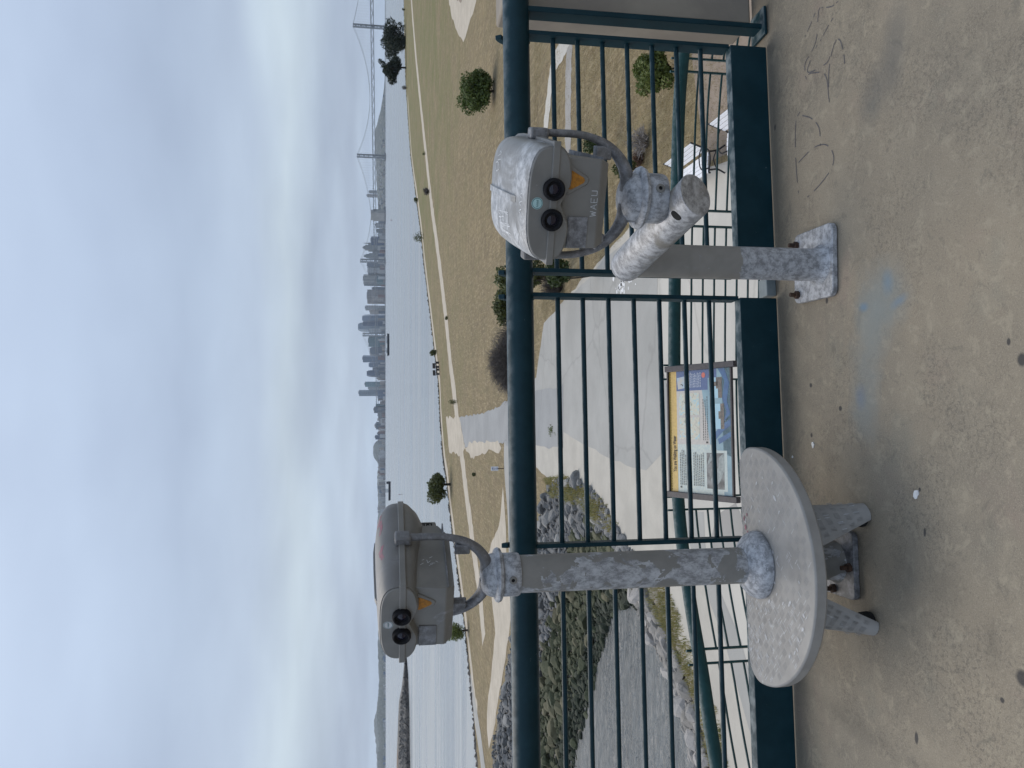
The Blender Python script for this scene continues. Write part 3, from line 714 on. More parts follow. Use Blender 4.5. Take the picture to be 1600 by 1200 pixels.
setin(t_, b_, Base_Color=t_.ramp(q_, (.30, (.20, .27, .2)), (.42, (.5, .47, .40)), (.52, (.56, .54, .42)), (.6, (.33, .50, .55)), (.72, (.42, .58, .60))), Roughness=.4)
k = MB()
for (x0, y0, x1, y1) in ((.435, .165, .615, .50), (.635, .165, .815, .50)): k.add([U(x0, y0, -.0030), U(x0, y1, -.0030), U(x1, y1, -.0030), U(x1, y0, -.0030)], [(3, 2, 1, 0)])
k.raw('map', m_, panel)
flat('red_badge', (.55, .10, .07), [[(.955 + .022 * math.cos(R(a)), .575 + .03 * math.sin(R(a))) for a in range(0, 360, 24)]], -.0026, (.5, .14, .1), parent=panel)
random.seed(12)
def text_lines(x0, x1, v0, v1, n, h, par=None):
    out = []
    for i in range(n):
        v = v0 + (v1 - v0) * i / max(1, n - 1); x = x0; e = x1 - random.uniform(0, .15) * (x1 - x0)
        while x < e:
            wl = random.uniform(.008, .022); out.append((x, v, min(x + wl, e), v + h)); x += wl + .005
    return out
for tl_ in (text_lines(.06, .35, .165, .34, 7, .011), text_lines(.06, .35, .39, .54, 6, .011), text_lines(.43, .80, .555, .62, 3, .010)): flat('body_text', (.06, .06, .06), tl_, -.0024, (.1, .1, .1), parent=panel)
flat('pale_text', (.5, .55, .62), text_lines(.86, .985, .32, .52, 10, .009), -.0024, parent=panel)
flat('marker_squares', (.02, .02, .02), [(.035, .165, .05, .19), (.405, .60, .42, .63)], -.0023, parent=panel)
tc = bpy.data.curves.new('title', 'FONT'); tc.body = 'You are Walking on Water'; tc.size = .05; tc.extrude = .0002; tc.offset = .0011
to = bpy.data.objects.new('tmp_title', tc); COL.objects.link(to)
dg = bpy.context.evaluated_depsgraph_get(); me = bpy.data.meshes.new_from_object(to.evaluated_get(dg)); bpy.data.objects.remove(to)
xs = [v.co.x for v in me.vertices]; kx = .30 * W_ / (max(xs) - min(xs))
for v in me.vertices: v.co = U(.165, .103, -.0030) + Vector((v.co.x * kx, v.co.y * .95, v.co.z + .0003))
me.materials.append(plain('title ink', (.03, .025, .02)))
ti = bpy.data.objects.new('title_lettering', me); COL.objects.link(ti); ti.parent = panel
k = MB()
for i in range(46): k.add([U(.015 + i * .0212, .018, -.0034), U(.027 + i * .0212, .018, -.0034), U(.027 + i * .0212, .025, -.0034), U(.015 + i * .0212, .025, -.0034)], [(3, 2, 1, 0)])
k.raw('dashed_rule', plain('rule ink', (.2, .12, .02)), panel)
def inpoly(P, x, y):
    c_ = False; j = len(P) - 1
    for i in range(len(P)):
        if (P[i][1] > y) != (P[j][1] > y) and x < (P[j][0] - P[i][0]) * (y - P[i][1]) / (P[j][1] - P[i][1]) + P[i][0]: c_ = not c_
        j = i
    return c_
# ------------------------------------------------------------------ meadow, paths, cove, bay
def XY(l, z=0.0): return [tuple(gp(x, y, z)[:2]) for x, y in l]
m, t, b = new_mat('dry meadow'); v = t.geo()
big = t.noise(v, .035, 5, .6, .5); mid = t.noise(t.scale(v, .5, 1.0, 1), .22, 6, .65, .4); fine = t.noise(v, 3.0, 6, .7); gr = t.noise(v, 22, 4, .75)
st_ = t.noise(t.scale(v, .35, 1.0, 1), .9, 7, .72, .3)
c = t.mix(t.step(mid, .35, .65), (.315, .252, .15), (.245, .198, .115))
c = t.mix(t.math('MULTIPLY', t.step(st_, .46, .62), .7), c, (.20, .155, .10))
c = t.mix(t.math('MULTIPLY', t.step(fine, .50, .62), .6), c, (.42, .35, .245))
c = t.mix(t.math('MULTIPLY', t.step(t.noise(t.scale(v, 1.2, .5, 1), 1.1, 6, .75, .3), .54, .64), .5), c, (.19, .155, .095))
c = t.mix(t.math('MULTIPLY', t.step(gr, .50, .62), .55), c, (.16, .12, .08))
c = t.mix(t.math('MULTIPLY', t.step(t.noise(t.scale(v, .7, 2.0, 1), 2.4, 5, .82, .3), .53, .60), .55), c, (.13, .10, .062))
for sc_, lo_, hi_, am_, cc_ in ((1.5, .50, .60, .42, (.15, .115, .07)), (3.4, .52, .62, .40, (.50, .42, .30)), (.55, .5, .62, .38, (.20, .175, .095)), (7.0, .53, .6, .4, (.14, .11, .068))):
    c = t.mix(t.math('MULTIPLY', t.step(t.noise(t.scale(v, 1.6, .20, 1), sc_, 4, .7, .35), lo_, hi_), am_), c, cc_)
sx_, sy_, _ = t.sep(v)
shore = t.math('SUBTRACT', t.math('SUBTRACT', sy_, t.math('MULTIPLY', sx_, 1.22)), 110.0)      # about 0 along the bay shore
far_ = t.step(sy_, 55, 120)
wv = t.math('ADD', shore, t.math('MULTIPLY', t.math('SUBTRACT', mid, .5), 60.0))
band = t.math('MULTIPLY', t.step(wv, -34, -6), t.step(sx_, -2, 40))
gmask = t.math('MULTIPLY', t.step(t.math('ADD', t.math('ADD', t.math('MULTIPLY', big, .6), t.math('MULTIPLY', st_, .4)), t.math('MULTIPLY', t.step(sx_, 10, 90), .12)), .42, .60), far_)
c = t.mix(t.math('MULTIPLY', t.math('MULTIPLY', t.math('MAXIMUM', t.math('MULTIPLY', gmask, .85), t.math('MULTIPLY', band, .85)), t.step(t.noise(t.scale(v, .35, .6, 1), .35, 6, .75, .4), .36, .60)), t.step(fine, .2, .5)), c, (.155, .165, .06))
c = t.mix(t.math('MULTIPLY', t.step(t.noise(v, .5, 6, .7, .5), .60, .72), .35), c, (.19, .18, .09))
c = t.mix(1.0, c, (.81, .775, .66), 'MULTIPLY')
setin(t, b, Base_Color=c, Roughness=.95, Normal=t.bump(t.math('ADD', gr, fine), .7, .05)); mead = m
shoreline = [(700, 900), (330, 520)] + XY([(631, 0), (632, 60), (633.5, 120), (635, 150), (641, 240), (649, 300), (657, 360), (662, 410), (670, 475), (679, 550), (685, 598), (687.5, 650), (692, 712), (697, 745), (705, 817), (716, 900), (727, 985), (737, 1085), (746, 1200)]) + [(-48, 47), (-74, 8)]
topbank = XY([(770, 1200), (781, 1110), (794, 1040), (812, 960), (832, 880), (846, 800), (862, 758), (896, 748), (935, 775), (972, 835), (1000, 880), (1030, 925), (1058, 985), (1085, 1075), (1108, 1165), (1130, 1270)])
toe = [tuple(gp(x, y, -2.2)[:2]) for x, y in [(905, 1200), (918, 1130), (932, 1070), (945, 1020), (956, 985), (965, 962), (974, 950), (983, 943), (990, 941), (998, 944), (1004, 952), (1013, 985), (1033, 1015), (1056, 1062), (1080, 1140), (1105, 1240)]]
topbank = [(-66, -6), (-42, 35), (-32.5, 51)] + topbank + [(-17, 15), (-36, -6)]
toe = [(-60, -8), (-31, 26), (-24, 35)] + toe + [(-22, 14), (-40, -6)]
def spl_at(P, n):     # parametric, control point by control point
    return spline([Vector((*q, 0)) for q in P], n)
NB = 170
TB, TO = spl_at(topbank, NB), spl_at(toe, NB)
outer = [(900, -80)] + shoreline + [(-82, -6)] + [(q.x, q.y) for q in TB] + [(-36, -80)]
k = MB(); k.add([(x, y, 0) for x, y in outer], [tuple(range(len(outer)))])
mo = k.build('meadow', mead, smooth=0); tag(mo, kind='structure')
# shore edge dropping to the bay
k = MB(); S = [Vector((x, y, 0)) for x, y in shoreline + [(-82, -6)]]
rows = []
for q, nx in zip(S, S[1:] + [S[-1] + (S[-1] - S[-2])]):
    d_ = (nx - q).normalized(); n_ = Vector((d_.y, -d_.x, 0)); rows.append([q, q + n_ * 1.0 + Vector((0, 0, -.8)), q + n_ * 5 + Vector((0, 0, -3))])
k.loft(rows, closed=False, caps=False)
k.build('shore_bank', plain('shore bank earth', (.2, .17, .13), (.12, .105, .085), 1.5, .9, .5, 4, bdist=.1), smooth=60); tag(bpy.data.objects['shore_bank'], kind='structure')
# cove bank, dipping under the water
def resample(P, n):
    P = [Vector((*q, 0)) for q in P]; P = spline(P, 600); L = [0]
    for a_, b_ in zip(P, P[1:]): L.append(L[-1] + (b_ - a_).length)
    out = []; j = 0
    for i in range(n + 1):
        s_ = L[-1] * i / n
        while j < len(L) - 2 and L[j + 1] < s_: j += 1
        out.append(P[j].lerp(P[j + 1], (s_ - L[j]) / max(1e-6, L[j + 1] - L[j])))
    return out
random.seed(2)
def bank_pt(i, f):
    a_, b_ = TB[i], TO[i]; q = a_.lerp(b_, f); q.z = -2.05 * f ** .9 if f < 1 else -2.05 - (f - 1) * 7; return q
k = MB(); rows = []
for i in range(NB + 1):
    rows.append([bank_pt(i, j / 8) + (Vector((0, 0, random.uniform(-.12, .05))) if 0 < j else Vector((0, 0, -.01))) for j in range(10)])
k.loft(rows, closed=False, caps=False)
k.build('cove_bank', plain('bank earth', (.21, .19, .16), (.13, .12, .10), 2, .95, .6, 8, bdist=.05), smooth=60); tag(bpy.data.objects['cove_bank'], kind='structure')
# water
m, t, b = new_mat('bay water'); v = t.geo()
w1 = t.noise(t.scale(v, .6, 1.25, 1), .55, 4, .6, .6); w2 = t.noise(t.scale(v, .7, 1.2, 1), 2.3, 4, .65, .5); w3 = t.noise(v, .02, 4, .6)
w4 = t.noise(t.scale(v, .05, .2, 1), .12, 5, .7, .3)
hh = t.math('ADD', t.math('MULTIPLY', w1, .6), t.math('MULTIPLY', w2, .34)); hh = t.math('ADD', hh, t.math('MULTIPLY', w4, .7))
nearw = t.math('SUBTRACT', 1.0, t.step(t.math('ADD', t.sep(v)[1], t.math('MULTIPLY', t.sep(v)[0], -.4)), 44, 85))     # base colour darker in the cove, paler over the open bay
sl_ = t.noise(t.scale(v, .004, .05, 1), 1.0, 5, .6, .4); sl2 = t.noise(t.scale(v, .03, .35, 1), .5, 5, .7, .3)
rg = t.math('ADD', .12, t.math('ADD', t.math('MULTIPLY', t.step(sl_, .40, .62), .14), t.math('MULTIPLY', sl2, .18)))
setin(t, b, Base_Color=t.mix(t.step(t.math('ADD', t.math('MULTIPLY', sl_, .5), t.math('MULTIPLY', sl2, .5)), .38, .62), t.mix(nearw, (.20, .22, .23), (.075, .083, .086)), t.mix(nearw, (.29, .31, .315), (.125, .135, .138))), Roughness=rg, IOR=1.333, Normal=t.bump(hh, t.math('ADD', .6, t.math('MULTIPLY', t.math('SUBTRACT', 1.0, t.step(t.sep(v)[1], 40, 75)), 1.0)), .35))
k = MB(); k.add([(-9000, -60, -2), (9000, -60, -2), (9000, 9500, -2), (-9000, 9500, -2)], [(0, 1, 2, 3)])
o = k.build('water', m, smooth=0); tag(o, kind='structure')
k = MB(); k.add([(-9000, -60, -4.2), (9000, -60, -4.2), (9000, 9500, -4.2), (-9000, 9500, -4.2)], [(0, 1, 2, 3)])
o = k.build('bay_bed', plain('mud', (.06, .06, .05), None, 1, .9), smooth=0); tag(o, kind='structure')
# wake lines: long smooth slicks on the bay
# ---- sheets of paving, each a few millimetres above the one below
def paving(name, c1, c2, scale=.5, crack=0):
    m, t, b = new_mat(name); v = t.geo()
    c = t.mix(t.step(t.noise(v, scale, 6, .65, .4), .3, .7), c1, c2)
    c = t.mix(t.math('MULTIPLY', t.step(t.noise(v, 14, 6, .75), .5, .7), .22), c, tuple(x * .72 for x in c1))
    c = t.mix(t.math('MULTIPLY', t.step(t.noise(v, .16, 4, .6, .8), .52, .68), .3), c, tuple(x * .82 for x in c2))
    if crack:
        cr = t.n('ShaderNodeTexVoronoi', {'Vector': t.n('ShaderNodeVectorMath', {0: v, 1: t.n('ShaderNodeTexNoise', {'Vector': v, 'Scale': .7, 'Detail': 4}).outputs[1]}, operation='ADD').outputs[0], 'Scale': .17}, feature='DISTANCE_TO_EDGE').outputs[0]
        c = t.mix(t.math('MULTIPLY', t.math('SUBTRACT', 1.0, t.step(cr, .0, .014)), .4), c, tuple(x * .6 for x in c1))
    setin(t, b, Base_Color=c, Roughness=.9, Normal=t.bump(t.noise(v, 30, 4, .7), .5, .015)); return m
P_CON = paving('grey paving', (.36, .352, .33), (.30, .294, .275), .35, 1)
P_GRA = paving('pale gravel', (.46, .43, .375), (.385, .36, .315), .8)
P_PAL = paving('pale concrete', (.50, .475, .425), (.43, .41, .37), .5, 1)
P_SAN = paving('sandy path', (.48, .425, .345), (.39, .34, .27), .7)
P_ROAD = paving('old asphalt road', (.30, .302, .30), (.25, .252, .25), .3, 1)
P_DIM = paving('worn asphalt', (.31, .295, .275), (.26, .245, .225), .4)
P_DIRT = paving('bark mulch', (.20, .155, .12), (.27, .215, .165), 1.2)
LV = [0]
def wobble(P, amp, seed=1, closed=True):
    random.seed(seed); out = []; n = len(P)
    for i in range(n if closed else n - 1):
        a_, b_ = Vector(P[i]), Vector(P[(i + 1) % n]); L = (b_ - a_).length; m_ = max(1, min(14, int(L / max(.6, amp * 6))))
        for j in range(m_):
            q = a_.lerp(b_, j / m_); out.append((q.x + random.uniform(-amp, amp) * (j > 0), q.y + random.uniform(-amp, amp) * (j > 0)))
    if not closed: out.append(tuple(P[-1]))
    return out
def sheet(name, mat, pix, amp=.0, lv=None, world=None):
    P = world or XY(pix)
    if amp: P = wobble(P, amp, len(pix or world))
    z = .004 * (lv or 1)
    k = MB(); k.add([(x, y, z) for x, y in P], [tuple(range(len(P)))]); o = k.build(name, mat, smooth=0); tag(o, kind='structure'); return o
def strip(name, mat, pix, wds, lv=1, amp=0):
    C = spline([gp(x, y) for x, y in pix], len(pix) * 8); n = len(C); k = MB(); L = []; Rr = []
    random.seed(n)
    for i in range(n):
        d_ = (C[min(i + 1, n - 1)] - C[max(i - 1, 0)]).normalized(); nn = Vector((-d_.y, d_.x, 0))
        f = i / (n - 1) * (len(wds) - 1); j = min(int(f), len(wds) - 2); wd = wds[j] + (wds[j + 1] - wds[j]) * (f - j)
        L.append(C[i] + nn * (wd / 2 + random.uniform(-amp, amp))); Rr.append(C[i] - nn * (wd / 2 + random.uniform(-amp, amp)))
    z = .004 * lv; k.loft([[Vector((a_.x, a_.y, z)), Vector((b_.x, b_.y, z))] for a_, b_ in zip(L, Rr)], closed=False, caps=False)
    o = k.build(name, mat, smooth=0); tag(o, kind='structure'); return o
# the big forecourt below the ramp: gravel first, then grey paving on it
sheet('gravel_court', P_GRA, [(795, 632), (836, 600), (880, 470), (1010, 330), (1052, 290), (1105, 262), (1180, 225), (1400, 240), (1400, 1330), (1128, 1268), (1106, 1163), (1083, 1073), (1056, 983), (1029, 923), (1000, 878), (970, 833), (934, 773), (896, 746), (862, 755), (800, 690)], .12, 1)
sheet('grey_court', P_CON, [(795, 625), (838, 590), (850, 505), (884, 468), (915, 440), (945, 402), (985, 372), (1026, 352), (1028, 420), (1027, 500), (1032, 560), (1046, 620), (1046, 700), (1010, 735), (960, 720), (905, 690), (860, 660), (836, 655), (800, 690)], .05, 2)
sheet('pale_walk', P_PAL, [(1040, 300), (1060, 290), (1120, 258), (1300, 255), (1300, 1290), (1190, 1205), (1160, 1100), (1132, 1000), (1096, 905), (1064, 830), (1046, 770), (1046, 640), (1046, 620), (1033, 560), (1028, 500), (1029, 420), (1027, 352)], .03, 2)
sheet('grey_walk', P_CON, [(1062, 800), (1096, 905), (1132, 1000), (1160, 1100), (1190, 1205), (1215, 1205), (1184, 1100), (1158, 1000), (1122, 915), (1104, 880), (1100, 800)], .0, 3)
k = MB(); o = sheet('grey_apron', P_DIM, [(1120, 805), (1150, 786), (1170, 830), (1150, 880), (1118, 905), (1110, 850)], .0, 3)
# roads and trails over the meadow
sheet('access_road', P_ROAD, [(718, 652), (745, 648), (772, 640), (800, 620), (880, 600), (880, 700), (800, 696), (778, 692), (750, 694), (727, 700)], .12, 4)
strip('lane', P_CON, [(795, 660), (792, 720), (797, 800), (799, 880), (799, 930)], [3.0, 2.4, 2.0, 1.8, 1.0], 3)
sheet('sandy_verge', P_SAN, [(727, 700), (735, 690), (752, 690), (778, 688), (784, 700), (776, 708), (764, 702), (748, 712), (736, 716)], .2, 5)
strip('shore_trail', P_SAN, [(640.5, -40), (643.5, 10), (650, 90), (658, 170), (666, 245), (673, 310), (681, 370), (690, 440), (698, 510), (704, 570), (711, 625), (716, 670), (722, 715), (730, 780), (739, 850), (750, 930), (756, 1000)], [3.4, 3.2, 3.0, 3.0, 3.0, 2.8, 2.6, 2.4], 2, .18)
strip('shore_verge', P_SAN, [(637, 150), (643, 240), (651, 300), (659, 360), (664, 410), (672, 475), (681, 550), (687, 598), (689.5, 650), (694.5, 712), (699.5, 745), (707.5, 817), (719, 900), (730, 985), (741, 1085), (746, 1110)], [1.8, 1.8, 1.7, 1.6, 1.5, 1.4, 1.3], 2, .12)
sheet('trail_crossing', P_SAN, [(697, 652), (718, 652), (727, 700), (722, 712), (702, 706)], .2, 3)
sheet('sandy_path', P_SAN, [(757, 880), (768, 930), (774, 990), (768, 1050), (762, 1100), (761, 1140), (764, 1170), (770, 1150), (779, 1090), (790, 1030), (799, 960), (792, 880), (789, 800), (786, 760), (780, 820)], .15, 2)
strip('grey_path', P_CON, [(735, 1062), (742, 1110), (750, 1160), (757, 1215), (770, 1300)], [1.6, 2.2, 2.4, 2.4], 4)
sheet('bare_patch', P_SAN, [(700, -30), (702, 8), (707, 30), (714, 48), (724, 66), (731, 45), (739, 22), (744, 2), (746, -30)], .25, 2)
sheet('bare_patch', P_DIRT, [(714, -30), (714, 0), (719, 4), (724, 0), (724, -30)], .12, 3)
strip('old_track', P_DIM, [(893, -30), (890, 60), (888, 150), (888, 240), (890, 330)], [1.0, 1.1, 1.1, 1.0], 2, .10)
strip('pale_path', P_PAL, [(907, -20), (900, 20), (884, 70), (866, 100), (857, 160), (850, 230), (840, 330)], [.35, .5, 1.0, 1.1, 1.2, 1.3], 3, .10)
sheet('mulch_bed', P_DIRT, [(1075, 40), (1090, 160), (1102, 255), (1180, 222), (1300, 100), (1300, -20), (1100, -20)], .3, 1)
# bird droppings on the paving by the corner
random.seed(8); k = MB()
for i in range(26):
    q = gp(random.gauss(974, 7), random.gauss(444, 9)); r_ = random.uniform(.03, .12); n = 7
    k.add([(q.x + r_ * random.uniform(.5, 1.2) * math.cos(2 * math.pi * j / n), q.y + r_ * random.uniform(.5, 1.2) * math.sin(2 * math.pi * j / n), .0125) for j in range(n)], [tuple(range(n))])
o = k.raw('white_droppings', plain('white dropping', (.72, .72, .72), (.6, .6, .6))); tag(o, 'scatter of white bird droppings on the grey paving beside the short post', 'droppings', kind='stuff')
# ---- riprap
def rock_mesh(seed, flat=.7):
    random.seed(seed); bm = bmesh.new(); bmesh.ops.create_icosphere(bm, subdivisions=2, radius=1)
    cuts = [(Vector((random.gauss(0, 1), random.gauss(0, 1), random.gauss(0, 1))).normalized(), random.uniform(.45, .85)) for _ in range(11)]
    for v in bm.verts:
        for n_, d_ in cuts:
            e_ = v.co.dot(n_) - d_
            if e_ > 0: v.co -= n_ * e_
        v.co.z *= flat; v.co.x *= 1.18
    me = bpy.data.meshes.new('boulder'); bm.to_mesh(me); bm.free(); return me
def rock_mat(name, c1, c2, c3):
    m, t, b = new_mat(name); v = t.geo(); rnd = t.n('ShaderNodeObjectInfo').outputs['Random']
    c = t.mix(t.step(t.noise(v, 3.5, 6, .7), .35, .65), c1, c2); c = t.mix(t.step(rnd, .3, .9), c, c3)
    c = t.mix(t.math('MULTIPLY', t.step(t.noise(v, 16, 5, .7), .5, .7), .4), c, tuple(x * .6 for x in c1))
    setin(t, b, Base_Color=c, Roughness=.85, Normal=t.bump(t.noise(v, 11, 6, .7), .7, .04)); return m
RM_G = rock_mat('grey boulder', (.19, .19, .188), (.10, .10, .10), (.29, .28, .262))
RM_A = rock_mat('algae boulder', (.066, .072, .036), (.042, .05, .024), (.115, .105, .06))
RM_W = rock_mat('wet boulder', (.03, .04, .022), (.015, .02, .012), (.045, .055, .025))
RM_P = rock_mat('pale boulder', (.27, .255, .235), (.17, .16, .145), (.37, .35, .33))
variants = {}
for nm, mt in (('g', RM_G), ('a', RM_A), ('w', RM_W), ('p', RM_P)):
    L = []
    for i in range(7):
        me = rock_mesh(i * 3 + 1, random.uniform(.6, .8)); me.materials.append(mt)
        L.append(me)
    variants[nm] = L
LAB = {'g': 'grey dry riprap boulder on the upper part of the cove bank', 'a': 'green and brown algae covered boulder half way down the cove bank', 'w': 'dark wet boulder at the waterline of the cove', 'p': 'pale weathered boulder on the near edge of the cove'}
def proj(q):
    Z = q.z - EYE; dep = q.y * PC - Z * PS
    if dep < .5: return None
    return (800 + (-q.y * PS - Z * PC) / dep * FPX, 600 - q.x / dep * FPX, dep)
random.seed(21); rocks = []
for i in range(22000):
    a_ = random.uniform(.5, NB - .5) ; f = random.random() ** .9 * 1.02; ii = int(a_)
    near = ii > NB * .62
    q = bank_pt(ii, f).lerp(bank_pt(ii + 1, f), a_ - ii)
    if not near:
        kind = 'g' if f < .42 + random.uniform(-.09, .09) else ('a' if f < .86 + random.uniform(-.06, .04) else 'w')
        r_ = random.choice((.15, .2, .24, .28, .34, .44)) * (1.0 if kind != 'a' else 1.15)
    else:
        if random.random() < .45: continue
        kind = 'p'
        if f > .9: continue
        if f < .35: continue
        r_ = random.choice((.16, .22, .3, .42))
    pr = proj(q)
    if inpoly(outer, q.x, q.y): continue
    if not pr or not (780 < pr[0] < 1130 and 740 < pr[1] < 1215): continue
    cell = r_ * 1.02
    if any((q.x - o_[0].x) ** 2 + (q.y - o_[0].y) ** 2 < (.56 * (r_ + o_[1])) ** 2 for o_ in rocks): continue
    rocks.append((q, r_, kind, pr))
vis = sorted(rocks, key=lambda o_: -(o_[1] / o_[3][2]) * (1 if o_[3][0] > 842 or o_[3][0] < 797 else .01))
stuffb = {}
for i, (q, r_, kind, pr) in enumerate(vis):
    me = random.choice(variants[kind]); rot = Euler((random.uniform(-.5, .5), random.uniform(-.5, .5), random.uniform(0, 6.28))); sc = r_ * random.uniform(.9, 1.2)
    if i < 290:
        o = bpy.data.objects.new('boulder', me); COL.objects.link(o); o.location = q + Vector((0, 0, r_ * .25)); o.rotation_euler = rot; o.scale = (sc, sc * random.uniform(.75, 1.05), sc)
        tag(o, LAB[kind], 'boulder', {'g': 'grey riprap boulders', 'a': 'algae covered riprap boulders', 'w': 'wet riprap boulders', 'p': 'pale boulders on the near bank'}[kind])
    else:
        T = Matrix.LocRotScale(q + Vector((0, 0, r_ * .25)), rot, Vector((sc, sc * .9, sc))); k = stuffb.setdefault(kind, MB())
        k.add([T @ v.co for v in me.vertices], [tuple(p_.vertices) for p_ in me.polygons])
# small rubble filling the gaps
random.seed(5)
for i in range(9000):
    a_ = random.uniform(.5, NB * .64); ii = int(a_); f = random.random() * 1.0
    q = bank_pt(ii, f); q2 = bank_pt(ii + 1, f); q = q.lerp(q2, a_ - ii); r_ = random.uniform(.07, .17)
    if inpoly(outer, q.x, q.y): continue
    kind = 'g' if f < .4 else ('a' if f < .8 else 'w')
    me = random.choice(variants[kind]); T = Matrix.LocRotScale(q + Vector((0, 0, r_ * .3)), Euler((random.uniform(-1, 1), random.uniform(-1, 1), random.uniform(0, 6))), Vector((r_, r_ * .8, r_)))
    k = stuffb.setdefault(kind, MB()); k.add([T @ v.co for v in me.vertices], [tuple(p_.vertices) for p_ in me.polygons])
for kind, k in stuffb.items():
    o = k.raw('rubble', {'g': RM_G, 'a': RM_A, 'w': RM_W, 'p': RM_P}[kind]); tag(o, {'g': 'grey rubble and far boulders filling the upper riprap bank', 'a': 'green stained rubble between the algae covered boulders', 'w': 'dark wet rubble along the cove waterline', 'p': 'pale rubble on the near bank of the cove'}[kind], 'rubble', kind='stuff')
# stones along the bay shore
k = MB(); random.seed(31); SP = [Vector((*q, 0)) for q in shoreline[1:-1]]
for i in range(5200):
    j = random.choices(range(len(SP) - 1), [1.2] * 1 + [1] * (len(SP) - 2))[0]; q = SP[j].lerp(SP[j + 1], random.random())
    d_ = (SP[j + 1] - SP[j]).normalized(); off = random.uniform(-.4, 2.6); q = q + Vector((d_.y, -d_.x, 0)) * off; q.z = -.45 * max(0, off) - .05
    r_ = random.uniform(.16, .34); me = random.choice(variants['g']); T = Matrix.LocRotScale(q, Euler((random.uniform(-1, 1), random.uniform(-1, 1), random.uniform(0, 6))), Vector((r_, r_ * .8, r_)))
    k.add([T @ v.co for v in me.vertices], [tuple(p_.vertices) for p_ in me.polygons])
o = k.raw('shore_stones', rock_mat('shore stone', (.14, .13, .12), (.08, .075, .07), (.2, .19, .17))); tag(o, 'line of dark stones along the bay shore behind the meadow', 'stones', kind='stuff')
# ---- vegetation
def leaf_mat(name, c1, c2, c3, tr=.25):
    m, t, b = new_mat(name); v = t.geo()
    c = t.mix(t.step(t.noise(v, 2.6, 3), .35, .65), c1, c2); c = t.mix(t.math('MULTIPLY', t.step(t.noise(v, 17, 3, .7), .5, .75), .75), c, c3)
    setin(t, b, Base_Color=c, Roughness=.6)
    d_ = t.n('ShaderNodeBsdfTranslucent', {0: c}); mx_ = t.n('ShaderNodeMixShader', {0: tr, 1: b.outputs[0], 2: d_.outputs[0]})
    t.t.links.new(mx_.outputs[0], t.t.nodes['Material Output'].inputs[0]); return m
L_PINE = leaf_mat('pine leaf', (.022, .035, .018), (.014, .024, .014), (.045, .06, .028))
L_DARK = leaf_mat('dark leaf', (.05, .075, .018), (.03, .05, .012), (.085, .11, .03))
L_MID = leaf_mat('mid green leaf', (.085, .125, .025), (.05, .08, .015), (.14, .175, .045))
L_OLIVE = leaf_mat('olive leaf', (.085, .10, .028), (.055, .068, .02), (.16, .165, .05))
L_LIGHT = leaf_mat('light leaf', (.13, .16, .035), (.08, .11, .022), (.2, .22, .06))
L_GREY = leaf_mat('grey twig', (.10, .085, .075), (.065, .055, .05), (.16, .14, .125), .1)
L_STRAW = leaf_mat('straw grass', (.40, .32, .18), (.30, .24, .13), (.46, .40, .26))
L_WEED = leaf_mat('dry weed', (.24, .20, .11), (.17, .155, .075), (.33, .28, .17), .4)
L_YEL = leaf_mat('yellow green grass', (.33, .28, .11), (.19, .19, .06), (.44, .37, .19))
BARK = plain('bark', (.07, .055, .042), (.04, .032, .025), 6, .9, .6, 30, bdist=.02)
def card(k, p_, s_, n_=None, asp=.55):
    n_ = n_ or Vector((random.gauss(0, 1), random.gauss(0, 1), random.gauss(0, 1)))
    if n_.length < 1e-4: n_ = Vector((0, 0, 1))
    n_.normalize(); u_ = n_.orthogonal().normalized(); u_ = Matrix.Rotation(random.uniform(0, 6.28), 3, n_) @ u_; w_ = n_.cross(u_)
    k.add([p_ - u_ * s_, p_ - w_ * s_ * asp, p_ + u_ * s_, p_ + w_ * s_ * asp], [(0, 1, 2, 3)])
def crown(blobs, n, size, spiky=0, shell=.55):
    k = MB(); ws = [b_[1] * b_[2] for b_ in blobs]
    for i in range(n):
        c_, r_, rz_ = random.choices(blobs, ws)[0]
        d_ = Vector((random.gauss(0, 1), random.gauss(0, 1), random.gauss(0, 1))).normalized(); rad = shell + (1 - shell) * random.random() ** .5
        rad *= 1 + .14 * math.sin(7 * d_.x + 3 * c_.x) * math.cos(6 * d_.z + c_.y) + (random.random() < .05) * random.uniform(0, .18)
        p_ = c_ + Vector((d_.x * r_, d_.y * r_, d_.z * rz_)) * rad
        n_ = (d_ + Vector((random.gauss(0, .7), random.gauss(0, .7), random.gauss(0, .7)))) if not spiky else None
        card(k, p_, size * random.uniform(.6, 1.3), n_, .5 if not spiky else .2)
    return k
def limbs(k, base, tips, r0):
    for tp in tips:
        mid_ = base.lerp(tp, .5) + Vector((random.uniform(-.2, .2), random.uniform(-.2, .2), .1)) * (tp - base).length * .25
        P = spline([base, mid_, tp], 6); k.tube(P, [r0 * (1 - .85 * i / 6) for i in range(7)], 6)
def tree(name, label, cat, base, blobs, n, size, mat, r0, group=None, spiky=0, trunk_h=.25):
    o = thing(name, label, cat, base, 0, group)
    B_ = [(Vector(c_), r_, rz_) for c_, r_, rz_ in blobs]
    k = MB(); k.tube([Vector((0, 0, -.1)), Vector((.02, 0, .3 * trunk_h)), Vector((0, .02, trunk_h))], [r0 * 1.3, r0, r0 * .85], 10)
    limbs(k, Vector((0, 0, trunk_h * .9)), [c_ + Vector((random.uniform(-.5, .5) * r_, random.uniform(-.5, .5) * r_, random.uniform(-.2, .4) * rz_)) for c_, r_, rz_ in B_ for _ in (0, 1)], r0 * .6)
    k.build('trunk', BARK, o); crown(B_, n, size, spiky).raw('crown', mat, o); return o
